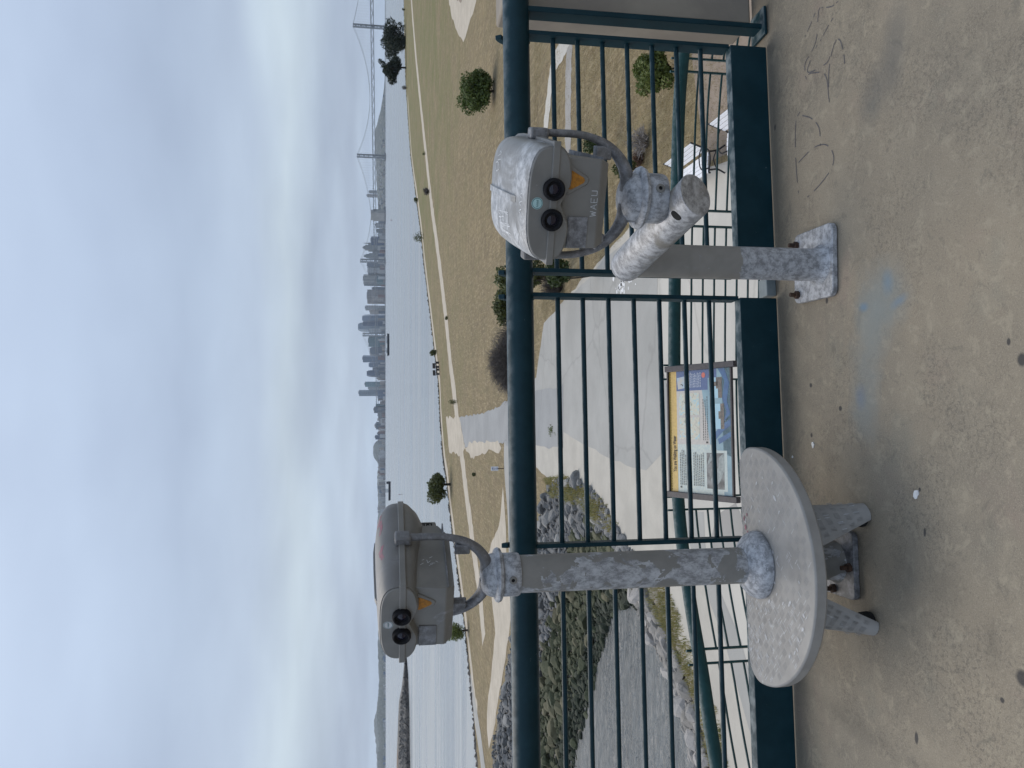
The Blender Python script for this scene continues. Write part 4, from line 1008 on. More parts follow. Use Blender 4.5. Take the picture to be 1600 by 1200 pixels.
def blobs_box(pix, Y, n, seed, rmin, rmax, base, ry=.8):      # clumps inside a picture box, seen at distance Y
    random.seed(seed); x0, y0, x1, y1 = pix; out = []
    for i in range(n):
        while True:
            u_, v_ = random.uniform(-1, 1), random.uniform(-1, 1)
            if u_ * u_ + v_ * v_ < 1: break
        q = dp((x0 + x1) / 2 + v_ * (x1 - x0) / 2 * .72, (y0 + y1) / 2 + u_ * (y1 - y0) / 2 * .72, Y)
        r_ = random.uniform(rmin, rmax); q.y += random.uniform(-ry, ry) * abs(y1 - y0) / 2 / FPX * Y * .7
        out.append((q - base, r_, r_ * random.uniform(.75, 1)))
    return out
b1 = gp(633.5, 62); b2 = gp(634.5, 106)
bl = blobs_box((599, 31, 632, 92), b1.y, 26, 4, 1.7, 2.9, b1)
tree('pine_tree', 'wide dark pine standing on the bay shore in front of the bridge', 'tree', b1, bl, 6500, .62, L_PINE, .45, 'dark shore pines', 1, 2.5)
bl = blobs_box((598, 91, 631, 127), b2.y, 17, 14, 1.3, 2.1, b2) + [(dp(594, 96, b2.y) - b2, .9, .6), (dp(598, 100, b2.y) - b2, 1.3, .9)]
tree('pine_tree', 'smaller spiky dark pine just left of the wide shore pine', 'tree', b2, bl, 4200, .6, L_PINE, .35, 'dark shore pines', 1, 2.0)
b3 = gp(771, 143)
bl = blobs_box((717, 104, 770, 177), b3.y, 34, 6, .45, .72, b3) + [(Vector((0, 0, 1.3)), 1.2, 1.15)]
tree('round_bush', 'round bright green bush alone in the dry meadow', 'bush', b3, bl, 9000, .10, L_MID, .10, None, 0, .3)
b4 = gp(704, 757)
bl = blobs_box((671, 739, 695, 787), b4.y, 24, 8, .55, .95, b4)
tree('shore_tree', 'small dark tree with bare stems under a flat crown on the shore', 'tree', b4, bl, 4200, .17, L_OLIVE, .16, None, 0, .9)
b5 = gp(731, 985)
bl = blobs_box((700, 976, 726, 1008), b5.y, 12, 9, .35, .7, b5)
tree('shore_tree', 'pale green bushy tree behind the tall viewer beside the sandy path', 'tree', b5, bl, 1500, .16, L_LIGHT, .10, None, 1, .6)
# shrubs just past the top rail
def shrub(name, label, pix, yb, Y, n, size, mat, nb, rr, seed, spiky=0, group=None, cat='shrub'):
    x0, y0, x1, y1 = pix; base = dp(x1, (y0 + y1) / 2, Y); base.z = 0
    bl = blobs_box(pix, Y, nb, seed, rr[0], rr[1], base); o = thing(name, label, cat, base, 0, group)
    k = MB(); limbs(k, Vector((0, 0, -.05)), [c_ for c_, _, _ in bl], .035); k.build('stems', BARK, o)
    crown(bl, n, size, spiky, .4).raw('foliage', mat, o); return o
shrub('evergreen_shrub', 'dark olive evergreen shrub showing above the top rail between the viewers', (774, 408, 858, 455), 0, 33.5, 3400, .11, L_OLIVE, 16, (.35, .6), 3)
shrub('evergreen_shrub', 'lower olive shrub left of the dark one, its top just above the rail', (771, 448, 812, 506), 0, 46, 2600, .11, L_OLIVE, 14, (.35, .55), 13)
shrub('evergreen_shrub', 'dark green shrub seen between the bars left of the low viewer', (850, 410, 893, 446), 0, 29.0, 2400, .08, L_DARK, 10, (.25, .42), 23)
# 
def twig_bush(name, label, base, w_, h_, n, mat, seed, r=.008, droop=.2, cat='shrub', leaf=0):
    random.seed(seed); o = thing(name, label, cat, base); k = MB()
    for i in range(n):
        a_ = random.uniform(0, 6.283); rad = math.sqrt(random.random()); tip = Vector((w_ * rad * math.cos(a_), w_ * rad * math.sin(a_) * .8, h_ * (1 - .75 * rad ** 2) * random.uniform(.6, 1.05)))
        st_ = Vector((tip.x * .15, tip.y * .15, -.03)); md = st_.lerp(tip, .55) + Vector((random.gauss(0, .07) * w_, random.gauss(0, .07) * w_, h_ * .12))
        P = spline([st_, md, tip], 4); k.tube(P, [r * (1.5 - 1.2 * j / 4) for j in range(5)], 3, False)
        for _ in range(2):
            s0 = P[random.choice((2, 3))]; tp = s0 + Vector((random.gauss(0, .16) * w_, random.gauss(0, .16) * w_, random.uniform(0, .25) * h_)); k.tube([s0, tp], [r * .6, r * .3], 3, False)
    k.raw('twigs', mat, o)
    if leaf: crown([(Vector((0, 0, h_ * .45)), w_ * .86, h_ * .5)], leaf, .05, 1, .3).raw('foliage', mat, o)
    return o
twig_bush('bare_shrub', 'large grey leafless shrub rising over the top rail', dp(806, 566, 46).xy.to_3d(), 2.25, 2.05, 1300, L_GREY, 3, .012, leaf=6000)
twig_bush('bare_shrub', 'sparse grey twigs beside the olive shrub above the rail', dp(806, 520, 45).xy.to_3d(), 1.2, 1.75, 160, L_GREY, 5, .012)
twig_bush('bare_shrub', 'dark bare shrub between the bars under the top rail', gp(878, 447), .75, 1.1, 380, L_GREY, 6, .008, leaf=700)
twig_bush('dead_bush', 'tangle of dead grey branches seen through the bars beside the low viewer', gp(1012, 222), .55, .75, 110, plain('dead wood', (.36, .32, .29), (.24, .21, .19), 9, .8), 7, .011)
twig_bush('dead_bush', 'rusty brown dead bush beside the grey branches', gp(1004, 247), .35, .38, 160, plain('brown wood', (.16, .085, .05), (.10, .06, .04), 9, .8), 17, .007, leaf=350)
b6 = gp(1056, 108)
bl = blobs_box((992, 72, 1052, 150), b6.y, 26, 16, .14, .27, b6)
tree('leafy_bush', 'bushy yellow green shrub seen through the bars at the right end', 'bush', b6, bl, 7500, .05, L_LIGHT, .03, None, 0, .15)
shrub('small_shrub', 'small dark green shrub behind the yoke of the low viewer', (907, 214, 934, 246), 0, 26.5, 900, .05, L_DARK, 7, (.14, .24), 33)
shrub('small_shrub', 'thin green shrub below the stop lug of the low viewer', (958, 246, 990, 285), 0, 23.5, 700, .05, L_OLIVE, 6, (.12, .2), 43)
# little shrubs along the far trail and shore
random.seed(77)
for i, (px, py, w_, h_, lab) in enumerate(((661.5, 370, 1.5, 2.3, 'dark clipped shrub at the water edge straight below the city towers'), (682.5, 551, .8, 1.1, 'small dark bush on the bank near the shore benches'), (636.5, 137, 1.2, 2.0, 'brown bush on the shore left of the pines'),
        (714, 628, .5, 1.0, 'grey green tuft on the bend of the trail'), (671, 299, .8, 1.2, 'low grey bush where the trail passes behind the low viewer'), (653, 313, .9, 1.1, 'dark bush on the shore above the low viewer'), (743, 742, .28, .32, 'small dark green tuft alone in the tan meadow'), (633, 15, .7, 1.2, 'dark speck of a bush at the right end of the shore'),
        (665, 240, .5, .7, 'tiny dark bush beside the shore trail'), (700, 498, .5, .4, 'tiny tuft at the trail edge'))):
    q = gp(px, py); o = thing('low_bush', lab, 'bush', q); crown([(Vector((random.uniform(-.3, .3) * w_, random.uniform(-.3, .3) * w_, h_ * random.uniform(.35, .6))), w_ * random.uniform(.4, .6), h_ * .45) for _ in range(5)], 420, .13 if w_ > .6 else .05, 0, .3).raw('foliage', L_OLIVE if i not in (2, 4) else L_GREY, o)
# grass: short dry blades near, tufts along edges
def grass(name, label, region, n, hgt, mat, seed, lean=.5, wd=.012):
    random.seed(seed); k = MB(); c_ = 0
    while c_ < n:
        p_ = region()
        if p_ is None: continue
        c_ += 1
        for _ in range(4):
            h_ = hgt * random.uniform(.4, 1.2); a_ = random.uniform(0, 6.28); ln = random.uniform(.2, 1) * lean * h_
            b_ = p_ + Vector((random.gauss(0, .05), random.gauss(0, .05), 0)); u_ = Vector((math.cos(a_ + 1.57), math.sin(a_ + 1.57), 0)) * wd
            k.add([b_ - u_, b_ + u_, b_ + Vector((math.cos(a_) * ln, math.sin(a_) * ln, h_))], [(0, 1, 2)])
    o = k.raw(name, mat); tag(o, label, 'grass', kind='stuff'); return o
MEADW = 1
AR = XY([(835, -10), (835, 450), (850, 500), (884, 466), (944, 400), (1010, 330), (1050, 290), (1100, 262), (1150, 236), (1160, -10)])
BOUND = (min(p_[0] for p_ in AR), max(p_[0] for p_ in AR), min(p_[1] for p_ in AR), max(p_[1] for p_ in AR))
def reg_near():
    x, y = random.uniform(*BOUND[:2]), random.uniform(*BOUND[2:])
    if not inpoly(AR, x, y): return None
    q = proj(Vector((x, y, 0)))
    if 876 < q[0] < 904 and random.random() < .8: return None
    if abs(q[0] - (857 + (100 - q[1]) * .06)) < 12 and random.random() < .9: return None
    return Vector((x, y, 0))
grass('dry_grass', 'short dry straw grass seen through the bars on the right', reg_near, 16000, .05, L_STRAW, 4, .9, .007)
MA = XY([(742, -10), (800, -10), (800, 400), (790, 600), (735, 640), (715, 560), (700, 300)])
MBD = (min(p_[0] for p_ in MA), max(p_[0] for p_ in MA), min(p_[1] for p_ in MA), max(p_[1] for p_ in MA))
def reg_mead():
    x, y = random.uniform(*MBD[:2]), random.uniform(*MBD[2:]); return Vector((x, y, 0)) if inpoly(MA, x, y) else None
def in_pix(pix):
    P = XY(pix); bb = (min(p_[0] for p_ in P), max(p_[0] for p_ in P), min(p_[1] for p_ in P), max(p_[1] for p_ in P))
    def f():
        x, y = random.uniform(*bb[:2]), random.uniform(*bb[2:]); return Vector((x, y, 0)) if inpoly(P, x, y) and random.random() < .35 + .65 * (math.sin(x * 2.1) * math.sin(y * 1.7 + x) > -.1) else None
    return f
grass('bank_grass', 'yellow green grass strip along the near bank of the cove', in_pix([(1006, 900), (1034, 900), (1060, 955), (1090, 1035), (1118, 1095), (1140, 1200), (1112, 1200), (1090, 1110), (1066, 1040), (1040, 985), (1014, 945)]), 1300, .14, L_YEL, 24, .8, .010)
grass('bank_grass', 'patch of yellow grass at the head of the cove above the grey stones', in_pix([(846, 750), (880, 742), (935, 770), (968, 822), (950, 832), (905, 790), (862, 776)]), 700, .2, L_YEL, 34, .8, .018)
q0 = gp(862, 672)
grass('weed_tuft', 'little green weeds growing out of the gravel court', lambda: q0 + Vector((random.gauss(0, .12), random.gauss(0, .3), 0)), 40, .12, L_LIGHT, 44, .8, .014)
# ---- small things
def bench(X, Ya, Yb, label):      # seat faces -x; ends at Ya and Yb
    L = Yb - Ya; o = thing('park_bench', label, 'bench', (X, (Ya + Yb) / 2, .0084), 0, 'white slatted park benches')
    wm = MAT.setdefault('bench slat', plain('bench slat', (.74, .75, .78), (.66, .67, .70), 8, .5)); bm_ = MAT.setdefault('bench iron', plain('bench iron', (.014, .014, .016), None, 8, .4))
    k = MB()
    for i in range(5): k.box((-.08 - .10 * i, 0, .44 - .012 * (2 - i) ** 2 * .3), (.088, L, .028))
    s_ = k.build('seat', wm, o, 0, bevel=.004)
    k = MB()
    for i in range(4): k.box((.035 + .035 * i, 0, .53 + .095 * i), (.024, L, .085), Matrix.Rotation(R(18), 3, 'Y'))
    k.build('backrest', wm, o, 0, bevel=.004)
    for sy in (-1, 1):
        y = sy * (L / 2 + .015); k = MB()
        k.tube(spline([(.16, y, .88), (.07, y, .62), (-.0, y, .43), (-.25, y, .39), (-.5, y, .42), (-.53, y, .38)], 20), .022, 8)
        k.tube(spline([(.06, y, .60), (-.15, y, .66), (-.40, y, .64), (-.48, y, .56), (-.42, y, .44)], 16), .016, 8)
        k.tube(spline([(-.46, y, .40), (-.44, y, .2), (-.52, y, .02)], 8), .022, 8); k.tube(spline([(-.03, y, .42), (.02, y, .2), (.14, y, .02)], 8), .022, 8)
        k.tube(spline([(-.45, y, .22), (-.2, y, .30), (.02, y, .22)], 8), .014, 8)
        k.build('end_frame', bm_, o)
    return o
bench(5.62, 14.75, 16.55, 'white slatted bench, the nearer of two by the mulch, partly hidden by the kick plate')
bench(5.52, 17.62, 19.4, 'white slatted bench, the farther of two, half behind the low viewer arm')
q = gp(787, 732); sg = thing('meadow_sign', 'small white sign on a thin brown stake standing in the tan meadow', 'sign', q, 0)
k = MB(); k.box((0, 0, .2), (.06, .05, .44)); k.build('stake', plain('stake wood', (.1, .07, .05)), sg)
k = MB(); k.box((0, -.01, .62), (.28, .03, .50)); pn = k.build('board', plain('sign white', (.72, .73, .76), (.66, .67, .7)), sg, 0, bevel=.004)
k = MB(); random.seed(6)
for i in range(5): k.box((random.uniform(-.02, .02), -.0275, .45 + .08 * i), (random.uniform(.12, .2), .004, .022))
k.box((.03, -.0275, .78), (.1, .004, .05)); k.build('sign_print', plain('sign print', (.05, .07, .2)), pn, 0)
for i, (px, py) in enumerate(((686, 570), (686.5, 581))):
    q = gp(px, py); o = thing('shore_bench', ('dark wooden bench on the far shore, right one of a pair', 'dark wooden bench on the far shore, left one of a pair')[i], 'bench', q, R(40), 'dark benches on the shore'); dk = MAT.setdefault('bench wood', plain('bench wood', (.05, .045, .045)))
    k = MB(); k.box((0, 0, .45), (1.0, .45, .07)); k.build('seat', dk, o, 0); k = MB(); k.box((0, .24, .75), (1.0, .06, .4)); k.build('backrest', dk, o, 0)
    for sx in (-.42, .42):
        k = MB(); k.box((sx, 0, .2), (.08, .42, .42)); k.build('leg', dk, o, 0)
# ------------------------------------------------------------------ across the bay: bridge, city, hills, boats, air
WL = -2.0; HAZE = 4.2e-5
steel = plain('bridge steel', (.20, .21, .22), (.17, .18, .19), .02, .6)
conc_far = plain('anchorage concrete', (.36, .345, .32), (.28, .27, .25), .05, .9)
TY = [3859, 4426, 5053, 5600]; TPX = [43, 245, 408, 523]
tw = [Vector((dp(600, py, Y).x, Y, WL)) for py, Y in zip(TPX, TY)]
bd = (tw[3] - tw[0]).normalized(); bn = Vector((-bd.y, bd.x, 0))
BR = thing('suspension_bridge', 'long grey double-deck suspension bridge with four braced towers crossing the bay to the city', 'bridge', (0, 0, 0))
BH = 158; DH = 62
angz = math.atan2(bd.y, bd.x); RB = Matrix.Rotation(angz, 3, 'Z')
for q in tw:
    k = MB()
    for s_ in (-1, 1): k.box(q + bn * 12 * s_ + Vector((0, 0, BH / 2)), (7, 5, BH), RB)
    lv = [6, 42, 82, 107, 132, 156]
    for z0, z1 in zip(lv, lv[1:]):
        for s_ in (-1, 1): k.tube([q + bn * 12 * s_ + Vector((0, 0, z0)), q - bn * 12 * s_ + Vector((0, 0, z1))], 1.5, 5)
    for z in lv[1:]: k.box(q + Vector((0, 0, z)), (5, 24, 3.4), RB)
    tw_ = k.build('tower', steel, BR, 30)
    k = MB(); k.box(q + Vector((0, 0, 3)), (22, 46, 8), RB); k.build('tower_pier', plain('pier concrete', (.12, .12, .12), None, .05), tw_, 0)
end0 = tw[0] - bd * 1150; end1 = tw[3] + bd * 900
for z, th in ((DH + 13, 3.2), (DH, 3.2)):
    k = MB(); a_, b_ = end0 + Vector((0, 0, z)), end1 + Vector((0, 0, z - 8)); secs = []
    for q in (a_, a_.lerp(b_, .5), b_): secs.append([q + bn * 11 * sx + Vector((0, 0, th / 2 * sz)) for sx, sz in ((-1, -1), (1, -1), (1, 1), (-1, 1))])
    k.loft(secs); k.build('deck', steel, BR, 0)
k = MB(); n = 130      # side trusses between the two decks
for i in range(n):
    for s_ in (-1, 1):
        p0 = end0.lerp(end1, i / n) + bn * 11 * s_; p1 = end0.lerp(end1, (i + 1) / n) + bn * 11 * s_
        lo, hi = (DH, DH + 12) if i % 2 else (DH + 12, DH); k.tube([p0 + Vector((0, 0, lo)), p1 + Vector((0, 0, hi))], .9, 4)
o = k.build('truss', steel, BR, 0)
anc = tw[1].lerp(tw[2], .5); ax_ = dp(600, 336, anc.y + 0).x; 
anc = tw[1] + bd * ((ax_ - tw[1].x) / bd.x)
def cable(p0, z0, p1, z1, sag, off, k):
    n = 24; P = []
    for i in range(n + 1):
        f = i / n; q = p0.lerp(p1, f); z = z0 + (z1 - z0) * f - 4 * sag * f * (1 - f); P.append(q + bn * off + Vector((0, 0, z)))
    k.tube(P, .6, 5, False); return P
k = MB(); hs = MB()
for off in (-12, 12):
    for a_, za, b_, zb, sg in ((tw[0] - bd * 640, 80, tw[0], BH, 22), (tw[0], BH, tw[1], BH, 76), (tw[1], BH, anc, 86, 14), (anc, 86, tw[2], BH, 14), (tw[2], BH, tw[3], BH, 74), (tw[3], BH, tw[3] + bd * 420, 76, 12)):
        P = cable(a_, za, b_, zb, sg, off, k)
        for q in P[1:-1]:
            hs.tube([Vector((q.x, q.y, DH + 12)), q], .22, 3, False)
k.build('main_cables', steel, BR); hs.build('hangers', steel, BR, 0)
k = MB(); k.box(anc + Vector((0, 0, 36)), (62, 34, 76), RB); k.box(anc + Vector((0, 0, 80)), (54, 30, 13), RB); k.build('centre_anchorage', conc_far, BR, 0)
k = MB(); k.box(anc + Vector((0, 0, 2)), (92, 50, 8), RB); k.build('anchorage_footing', plain('footing', (.1, .1, .1), None, .05), BR, 0)
# far shore
def facade(name, wall, glass, fx, fz, hx=.5, hz=.5, rough=.5):
    fx, fz = fx * .5, fz * .5; wall = tuple(q * .78 for q in wall); glass = tuple(q * .7 for q in glass)
    m, t, b = new_mat(name); v = t.obj(); x_, y_, z_ = t.sep(v)
    sx1 = t.math('GREATER_THAN', t.math('FRACT', t.math('MULTIPLY', t.math('ADD', x_, y_), fx)), hx); sz1 = t.math('GREATER_THAN', t.math('FRACT', t.math('MULTIPLY', z_, fz)), hz)
    c = t.mix(t.math('MULTIPLY', sx1, sz1), wall, glass); c = t.mix(t.step(t.noise(v, .03, 3), .35, .7), c, tuple(x * .8 for x in wall))
    setin(t, b, Base_Color=c, Roughness=rough); return m
FM = {'pale': facade('pale facade', (.50, .49, .47), (.18, .19, .21), .11, .12), 'white': facade('white facade', (.62, .62, .61), (.28, .3, .32), .12, .14), 'grey': facade('grey facade', (.27, .27, .26), (.11, .12, .13), .13, .13),
      'greygreen': facade('stone facade', (.24, .25, .23), (.13, .14, .14), .16, .02, .45, .1), 'blue': facade('blue glass', (.045, .075, .14), (.025, .045, .10), .07, .14, .4, .4, .25), 'navy': facade('navy glass', (.05, .08, .15), (.03, .05, .1), .05, .13, .4, .4, .25),
      'bluegrey': facade('blue grey glass', (.15, .20, .28), (.10, .14, .21), .06, .13, .4, .4, .25), 'glass': facade('silver glass', (.26, .31, .36), (.18, .23, .28), .06, .12, .4, .4, .2), 'slate': facade('slate facade', (.13, .15, .18), (.07, .085, .11), .1, .13),
      'teal': facade('teal glass', (.10, .19, .20), (.06, .13, .145), .08, .13, .4, .4, .25), 'tealpale': facade('pale teal glass', (.20, .31, .33), (.13, .22, .25), .08, .12, .4, .5, .25), 'stripe': facade('striped stone', (.40, .39, .35), (.17, .18, .18), .075, .004, .55, .0),
      'brick': facade('brick facade', (.26, .15, .12), (.12, .08, .07), .1, .13), 'brown': facade('brown facade', (.30, .26, .23), (.15, .13, .12), .09, .13), 'beige': facade('beige facade', (.48, .42, .37), (.25, .22, .2), .1, .12)}
def block(y0, y1, x0, mat, Y, label, top=None, depth=None, base=604.3, name='tower_block', group=None, rz=.3):
    a_, b_ = dp(600, y0, Y), dp(600, y1, Y); w_ = abs(a_.x - b_.x); h_ = dp(x0, (y0 + y1) / 2, Y).z - WL
    o = thing(name, label, 'building', ((a_.x + b_.x) / 2, Y, WL), rz * (1 if int(y0) % 2 else -1), group)
    dpt = depth or max(18, w_ * .9); ww = w_ / (abs(math.cos(rz)) + .3 * abs(math.sin(rz)))
    k = MB()
    if top == 'step':
        k.box((0, 0, h_ * .38), (ww, dpt, h_ * .76)); k.box((0, 0, h_ * .83), (ww * .72, dpt * .72, h_ * .15)); k.box((0, 0, h_ * .93), (ww * .42, dpt * .42, h_ * .10)); k.box((0, 0, h_ * .985), (ww * .2, dpt * .2, h_ * .06))
    elif top == 'spire': k.lathe([(ww * .9, 0), (ww * .4, h_ * .7), (.4, h_)], 4)
    elif top == 'taper': k.add([(sx * ww / 2 * f, sy * dpt / 2 * f, z) for f, z in ((1, 0), (1, h_ * .6), (.86, h_ * .9), (.6, h_)) for sx, sy in ((-1, -1), (1, -1), (1, 1), (-1, 1))], [(i * 4 + j, i * 4 + (j + 1) % 4, i * 4 + 4 + (j + 1) % 4, i * 4 + 4 + j) for i in range(3) for j in range(4)] + [(12, 13, 14, 15), (3, 2, 1, 0)])
    elif top == 'dome':
        k.box((0, 0, h_ * .42), (ww, dpt, h_ * .84)); k.lathe([(ww * .42, h_ * .83), (ww * .38, h_ * .92), (ww * .2, h_ * .99), (.0, h_)], 16, None, True)
    else: k.box((0, 0, h_ / 2), (ww, dpt, h_))
    k.build('walls', FM[mat], o, 30)
    if top is None and w_ > 20:
        k = MB(); k.box((ww * .1, 0, h_ + 2.5), (ww * .45, dpt * .5, 5)); k.build('roof_plant', FM['grey' if mat not in ('grey',) else 'slate'], o, 0)
    return o
C6, C7 = 6150, 6700
for a_ in ((348.5, 356.5, 587, 'pale', C6, 'first pale waterfront block left of the bridge anchorage'), (358, 364, 588.5, 'grey', C6, 'second grey waterfront block left of the bridge anchorage'), (365, 370, 591, 'white', C6, 'low white block beside the broad dark blue tower'),
           (370, 383, 580, 'blue', C6, 'broad dark blue glass block right of the third bridge tower'), (379, 382.5, 566, 'grey', C7, 'slim needle tower beside the broad blue block', 'spire'), (383, 392.5, 567, 'greygreen', C7, 'taller stepped stone tower left of the broad blue block', 'step'),
           (388, 392, 589, 'white', C6, 'little pale pointed building below the taller stepped tower', 'spire'), (393, 397, 583, 'grey', C7, 'grey slab between the two stepped towers'), (397, 404.5, 568.5, 'greygreen', C7, 'second shorter stepped tower next to the third bridge tower', 'step'), (396, 404, 591, 'blue', C6, 'low navy block under the shorter stepped tower'),
           (411, 419, 574, 'slate', C7, 'slate grey slab just left of the third bridge tower'), (419.5, 429, 575, 'pale', C7, 'pale slab left of the slate slab'), (414, 425, 594, 'brick', C6, 'low brick red warehouse behind the bridge left of the third tower'),
           (430, 444, 568, 'stripe', C7, 'wide pale tower with vertical stripes near the middle of the skyline'), (444, 447, 569, 'slate', C7 + 100, 'dark sliver tower attached to the striped one'), (433, 443, 588, 'teal', C6, 'teal green block in front of the striped tower'),
           (449, 454, 582, 'slate', C7, 'small slate block left of the striped tower'), (455, 473, 574, 'brown', C7, 'wide brownish slab with a mast left of the striped tower'), (464, 471, 581, 'beige', C6, 'beige block in front of the wide brownish slab'), (478, 485, 571, 'pale', C7, 'pale tower left of the wide brownish slab'),
           (484, 490.5, 578, 'beige', C6 + 200, 'beige block right of the rounded blue grey tower'), (492, 503, 566, 'bluegrey', C7, 'blue grey tower with rounded shoulders right of the tallest tower', 'taper'), (502, 509, 567.5, 'navy', C6 + 300, 'navy glass tower touching the tallest tower'), (505, 518, 559.5, 'glass', C7 + 250, 'tallest silver glass tower fading into the cloud', 'taper'),
           (514, 520.5, 577, 'white', C6, 'white block below the tallest tower'), (526, 541, 576, 'teal', C6, 'broad teal glass block left of the fourth bridge tower'), (543, 556, 577.5, 'slate', C6 + 200, 'slate block with sloping roof between teal and blue towers', 'taper'), (556, 565.5, 567, 'bluegrey', C7, 'plain flat topped blue grey slab tower'),
           (566, 574, 576, 'bluegrey', C6 + 300, 'rounded pale blue block left of the plain slab tower', 'taper'), (574, 580, 583, 'slate', C6 + 100, 'small dark block right of the leaning navy tower'), (579, 588.5, 573, 'navy', C6, 'navy tower with a slanted top', 'taper'), (589, 594, 590, 'beige', C6 - 200, 'little beige block left of the navy tower'),
           (597, 604, 570.5, 'tealpale', C6, 'pale teal tower right of the slender leftmost tower'), (604, 609.5, 576, 'white', C6 + 200, 'white block between the pale teal and the slender towers'), (610, 618, 561, 'glass', C6 + 100, 'tall slender grey glass tower at the left end of the skyline'), (611, 622, 590, 'bluegrey', C6 - 300, 'low blue grey block at the foot of the slender tower'),
           (631, 635, 587, 'teal', C6, 'small teal block left of the slender tower'), (636, 644.5, 584.5, 'slate', C6, 'slate block with pale stripe at the left of the skyline'), (644, 653, 591, 'grey', C6 - 200, 'low grey block beside the slate block'), (660, 670, 585, 'slate', C6, 'round domed slate building left of the skyline', 'dome'),
           (655, 661, 593, 'pale', C6 - 100, 'pale low block right of the domed building'), (675, 680, 590, 'blue', C6, 'low blue block left of the domed building'), (680, 686, 586.5, 'navy', C6 + 100, 'navy block in front of the round dark hill'),
           (304, 309, 573.5, 'beige', C7 + 300, 'twin beige tower nearer the anchorage on the hill'), (298, 303, 577, 'pale', C7 + 300, 'twin pale tower farther right on the hill')):
    block(*a_)
random.seed(101); LRG = []
def lowrise(py0, py1, xs, n, Y0_, Y1_, mats, lab, grp, hill=None):
    proto = {}
    for i in range(n):
        py = random.uniform(py0, py1); Y = random.uniform(Y0_, Y1_); w_ = random.uniform(2, 5.5); mt = random.choice(mats)
        tp = random.uniform(*xs); p_ = dp(600, py, Y)
        z0 = hill(p_.x, Y) if hill else WL
        h_ = max(7, dp(tp, py, Y).z - WL) if not hill else random.uniform(7, 17)
        if mt not in proto:
            k = MB(); k.box((0, 0, .5), (1, 1, 1)); o = k.build('waterfront_building' if not hill else 'hillside_house', FM[mt], None, 0); proto[mt] = o
        else: o = proto[mt].copy(); COL.objects.link(o)
        o.location = (p_.x, Y, z0 - 1); ww = w_ / FPX * Y; o.scale = (ww, ww * .8, h_ + 1); o.rotation_euler = (0, 0, random.uniform(-.4, .4))
        tag(o, lab, 'building', grp)
lowrise(345, 790, (590, 601), 130, 5750, 6050, ['pale', 'white', 'grey', 'brick', 'beige', 'brown', 'slate'], 'small low waterfront building among many at the foot of the skyline', 'low buildings on the city waterfront')
lowrise(620, 800, (589, 600), 45, 6100, 6500, ['pale', 'grey', 'bluegrey', 'beige', 'white'], 'small pale building of the low southern city left of the skyline', 'low buildings left of the skyline')
# hills
def ridge(name, pts, Y, dep, mat, kind='structure', amp=2.0, n=160, lab=None):
    P = spline([Vector((py, x, 0)) for py, x in pts], n); rows = []; random.seed(len(name) + n); j = 0
    for q in P:
        c_ = dp(q.y, q.x, Y); j = .6 * j + random.uniform(-amp, amp); zc = max(WL + 1.5, c_.z + j)
        rows.append([Vector((c_.x * .985, Y - dep, WL - .5)), Vector((c_.x * .99, Y - dep * .62, WL + (zc - WL) * .45)), Vector((c_.x, Y, zc)), Vector((c_.x * 1.03, Y + dep * 1.4, WL - .5))])
    k = MB(); k.loft(rows, closed=False, caps=False); o = k.build(name, mat, smooth=60); tag(o, kind=kind); return o
def veg(name, c1, c2, c3, sc):
    m, t, b = new_mat(name); v = t.geo(); c = t.mix(t.step(t.noise(v, sc, 5, .65), .35, .62), c1, c2)
    c = t.mix(t.math('MULTIPLY', t.step(t.noise(v, sc * 3.1, 4, .7), .56, .66), .75), c, c3); setin(t, b, Base_Color=c, Roughness=.95); return m
HM = veg('wooded hill', (.03, .045, .04), (.07, .08, .07), (.5, .48, .46), .022)
HD = veg('dark wooded hill', (.035, .05, .05), (.055, .07, .065), (.13, .13, .13), .02)
ridge('city_hill', [(120, 603), (150, 599), (175, 594), (195, 589), (206, 586), (225, 586), (250, 587), (280, 588), (310, 590), (345, 592), (400, 596), (430, 601)], 6600, 600, HM, amp=2.5)
def chill(x, Y): return WL
lowrise(150, 345, (586, 600), 120, 6030, 6420, ['pale', 'white', 'grey', 'beige', 'slate', 'brown'], 'tiny pale house among many on the hillside behind the bridge', 'houses on the hill behind the bridge', lambda x, Y: WL + max(0, (Y - 6000) / 600) * 62 * min(1, max(.08, 1 - (x - 1750) / 600)))
ridge('round_hill', [(676, 603), (686, 592), (694, 584.5), (705, 583), (714, 584), (722, 589), (740, 599), (760, 603)], 7400, 500, HD, amp=1.2)
ridge('long_hills', [(560, 603), (620, 599), (660, 594), (700, 592), (730, 590), (760, 589), (790, 591), (840, 590), (880, 592), (930, 591), (975, 591), (1010, 590), (1040, 591), (1080, 591), (1105, 588), (1125, 585), (1150, 586), (1172, 588), (1200, 589), (1300, 587), (1500, 591)], 7800, 500, HM, amp=5)
ridge('wooded_shore', [(930, 602), (960, 597), (985, 594), (1010, 591), (1040, 592), (1070, 593), (1100, 590), (1125, 589), (1160, 592), (1190, 590), (1240, 592), (1400, 590)], 5200, 160, veg('wooded shore trees', (.03, .045, .04), (.055, .07, .06), (.4, .4, .4), .05), amp=3.2, n=260)
lowrise(980, 1200, (598, 602), 36, 4960, 5010, ['white', 'pale', 'bluegrey'], 'tiny pale shed on the far wooded shore at the left', 'sheds on the far wooded shore')
k = MB(); k.prism([(-4200, 5030), (-600, 5600), (-200, 5700), (3000, 5640), (3200, 9300), (-4200, 9300)], -3.2, .6)
o = k.build('far_shore', plain('far shore ground', (.12, .12, .11), (.07, .075, .07), .01, .9), smooth=0); tag(o, kind='structure')
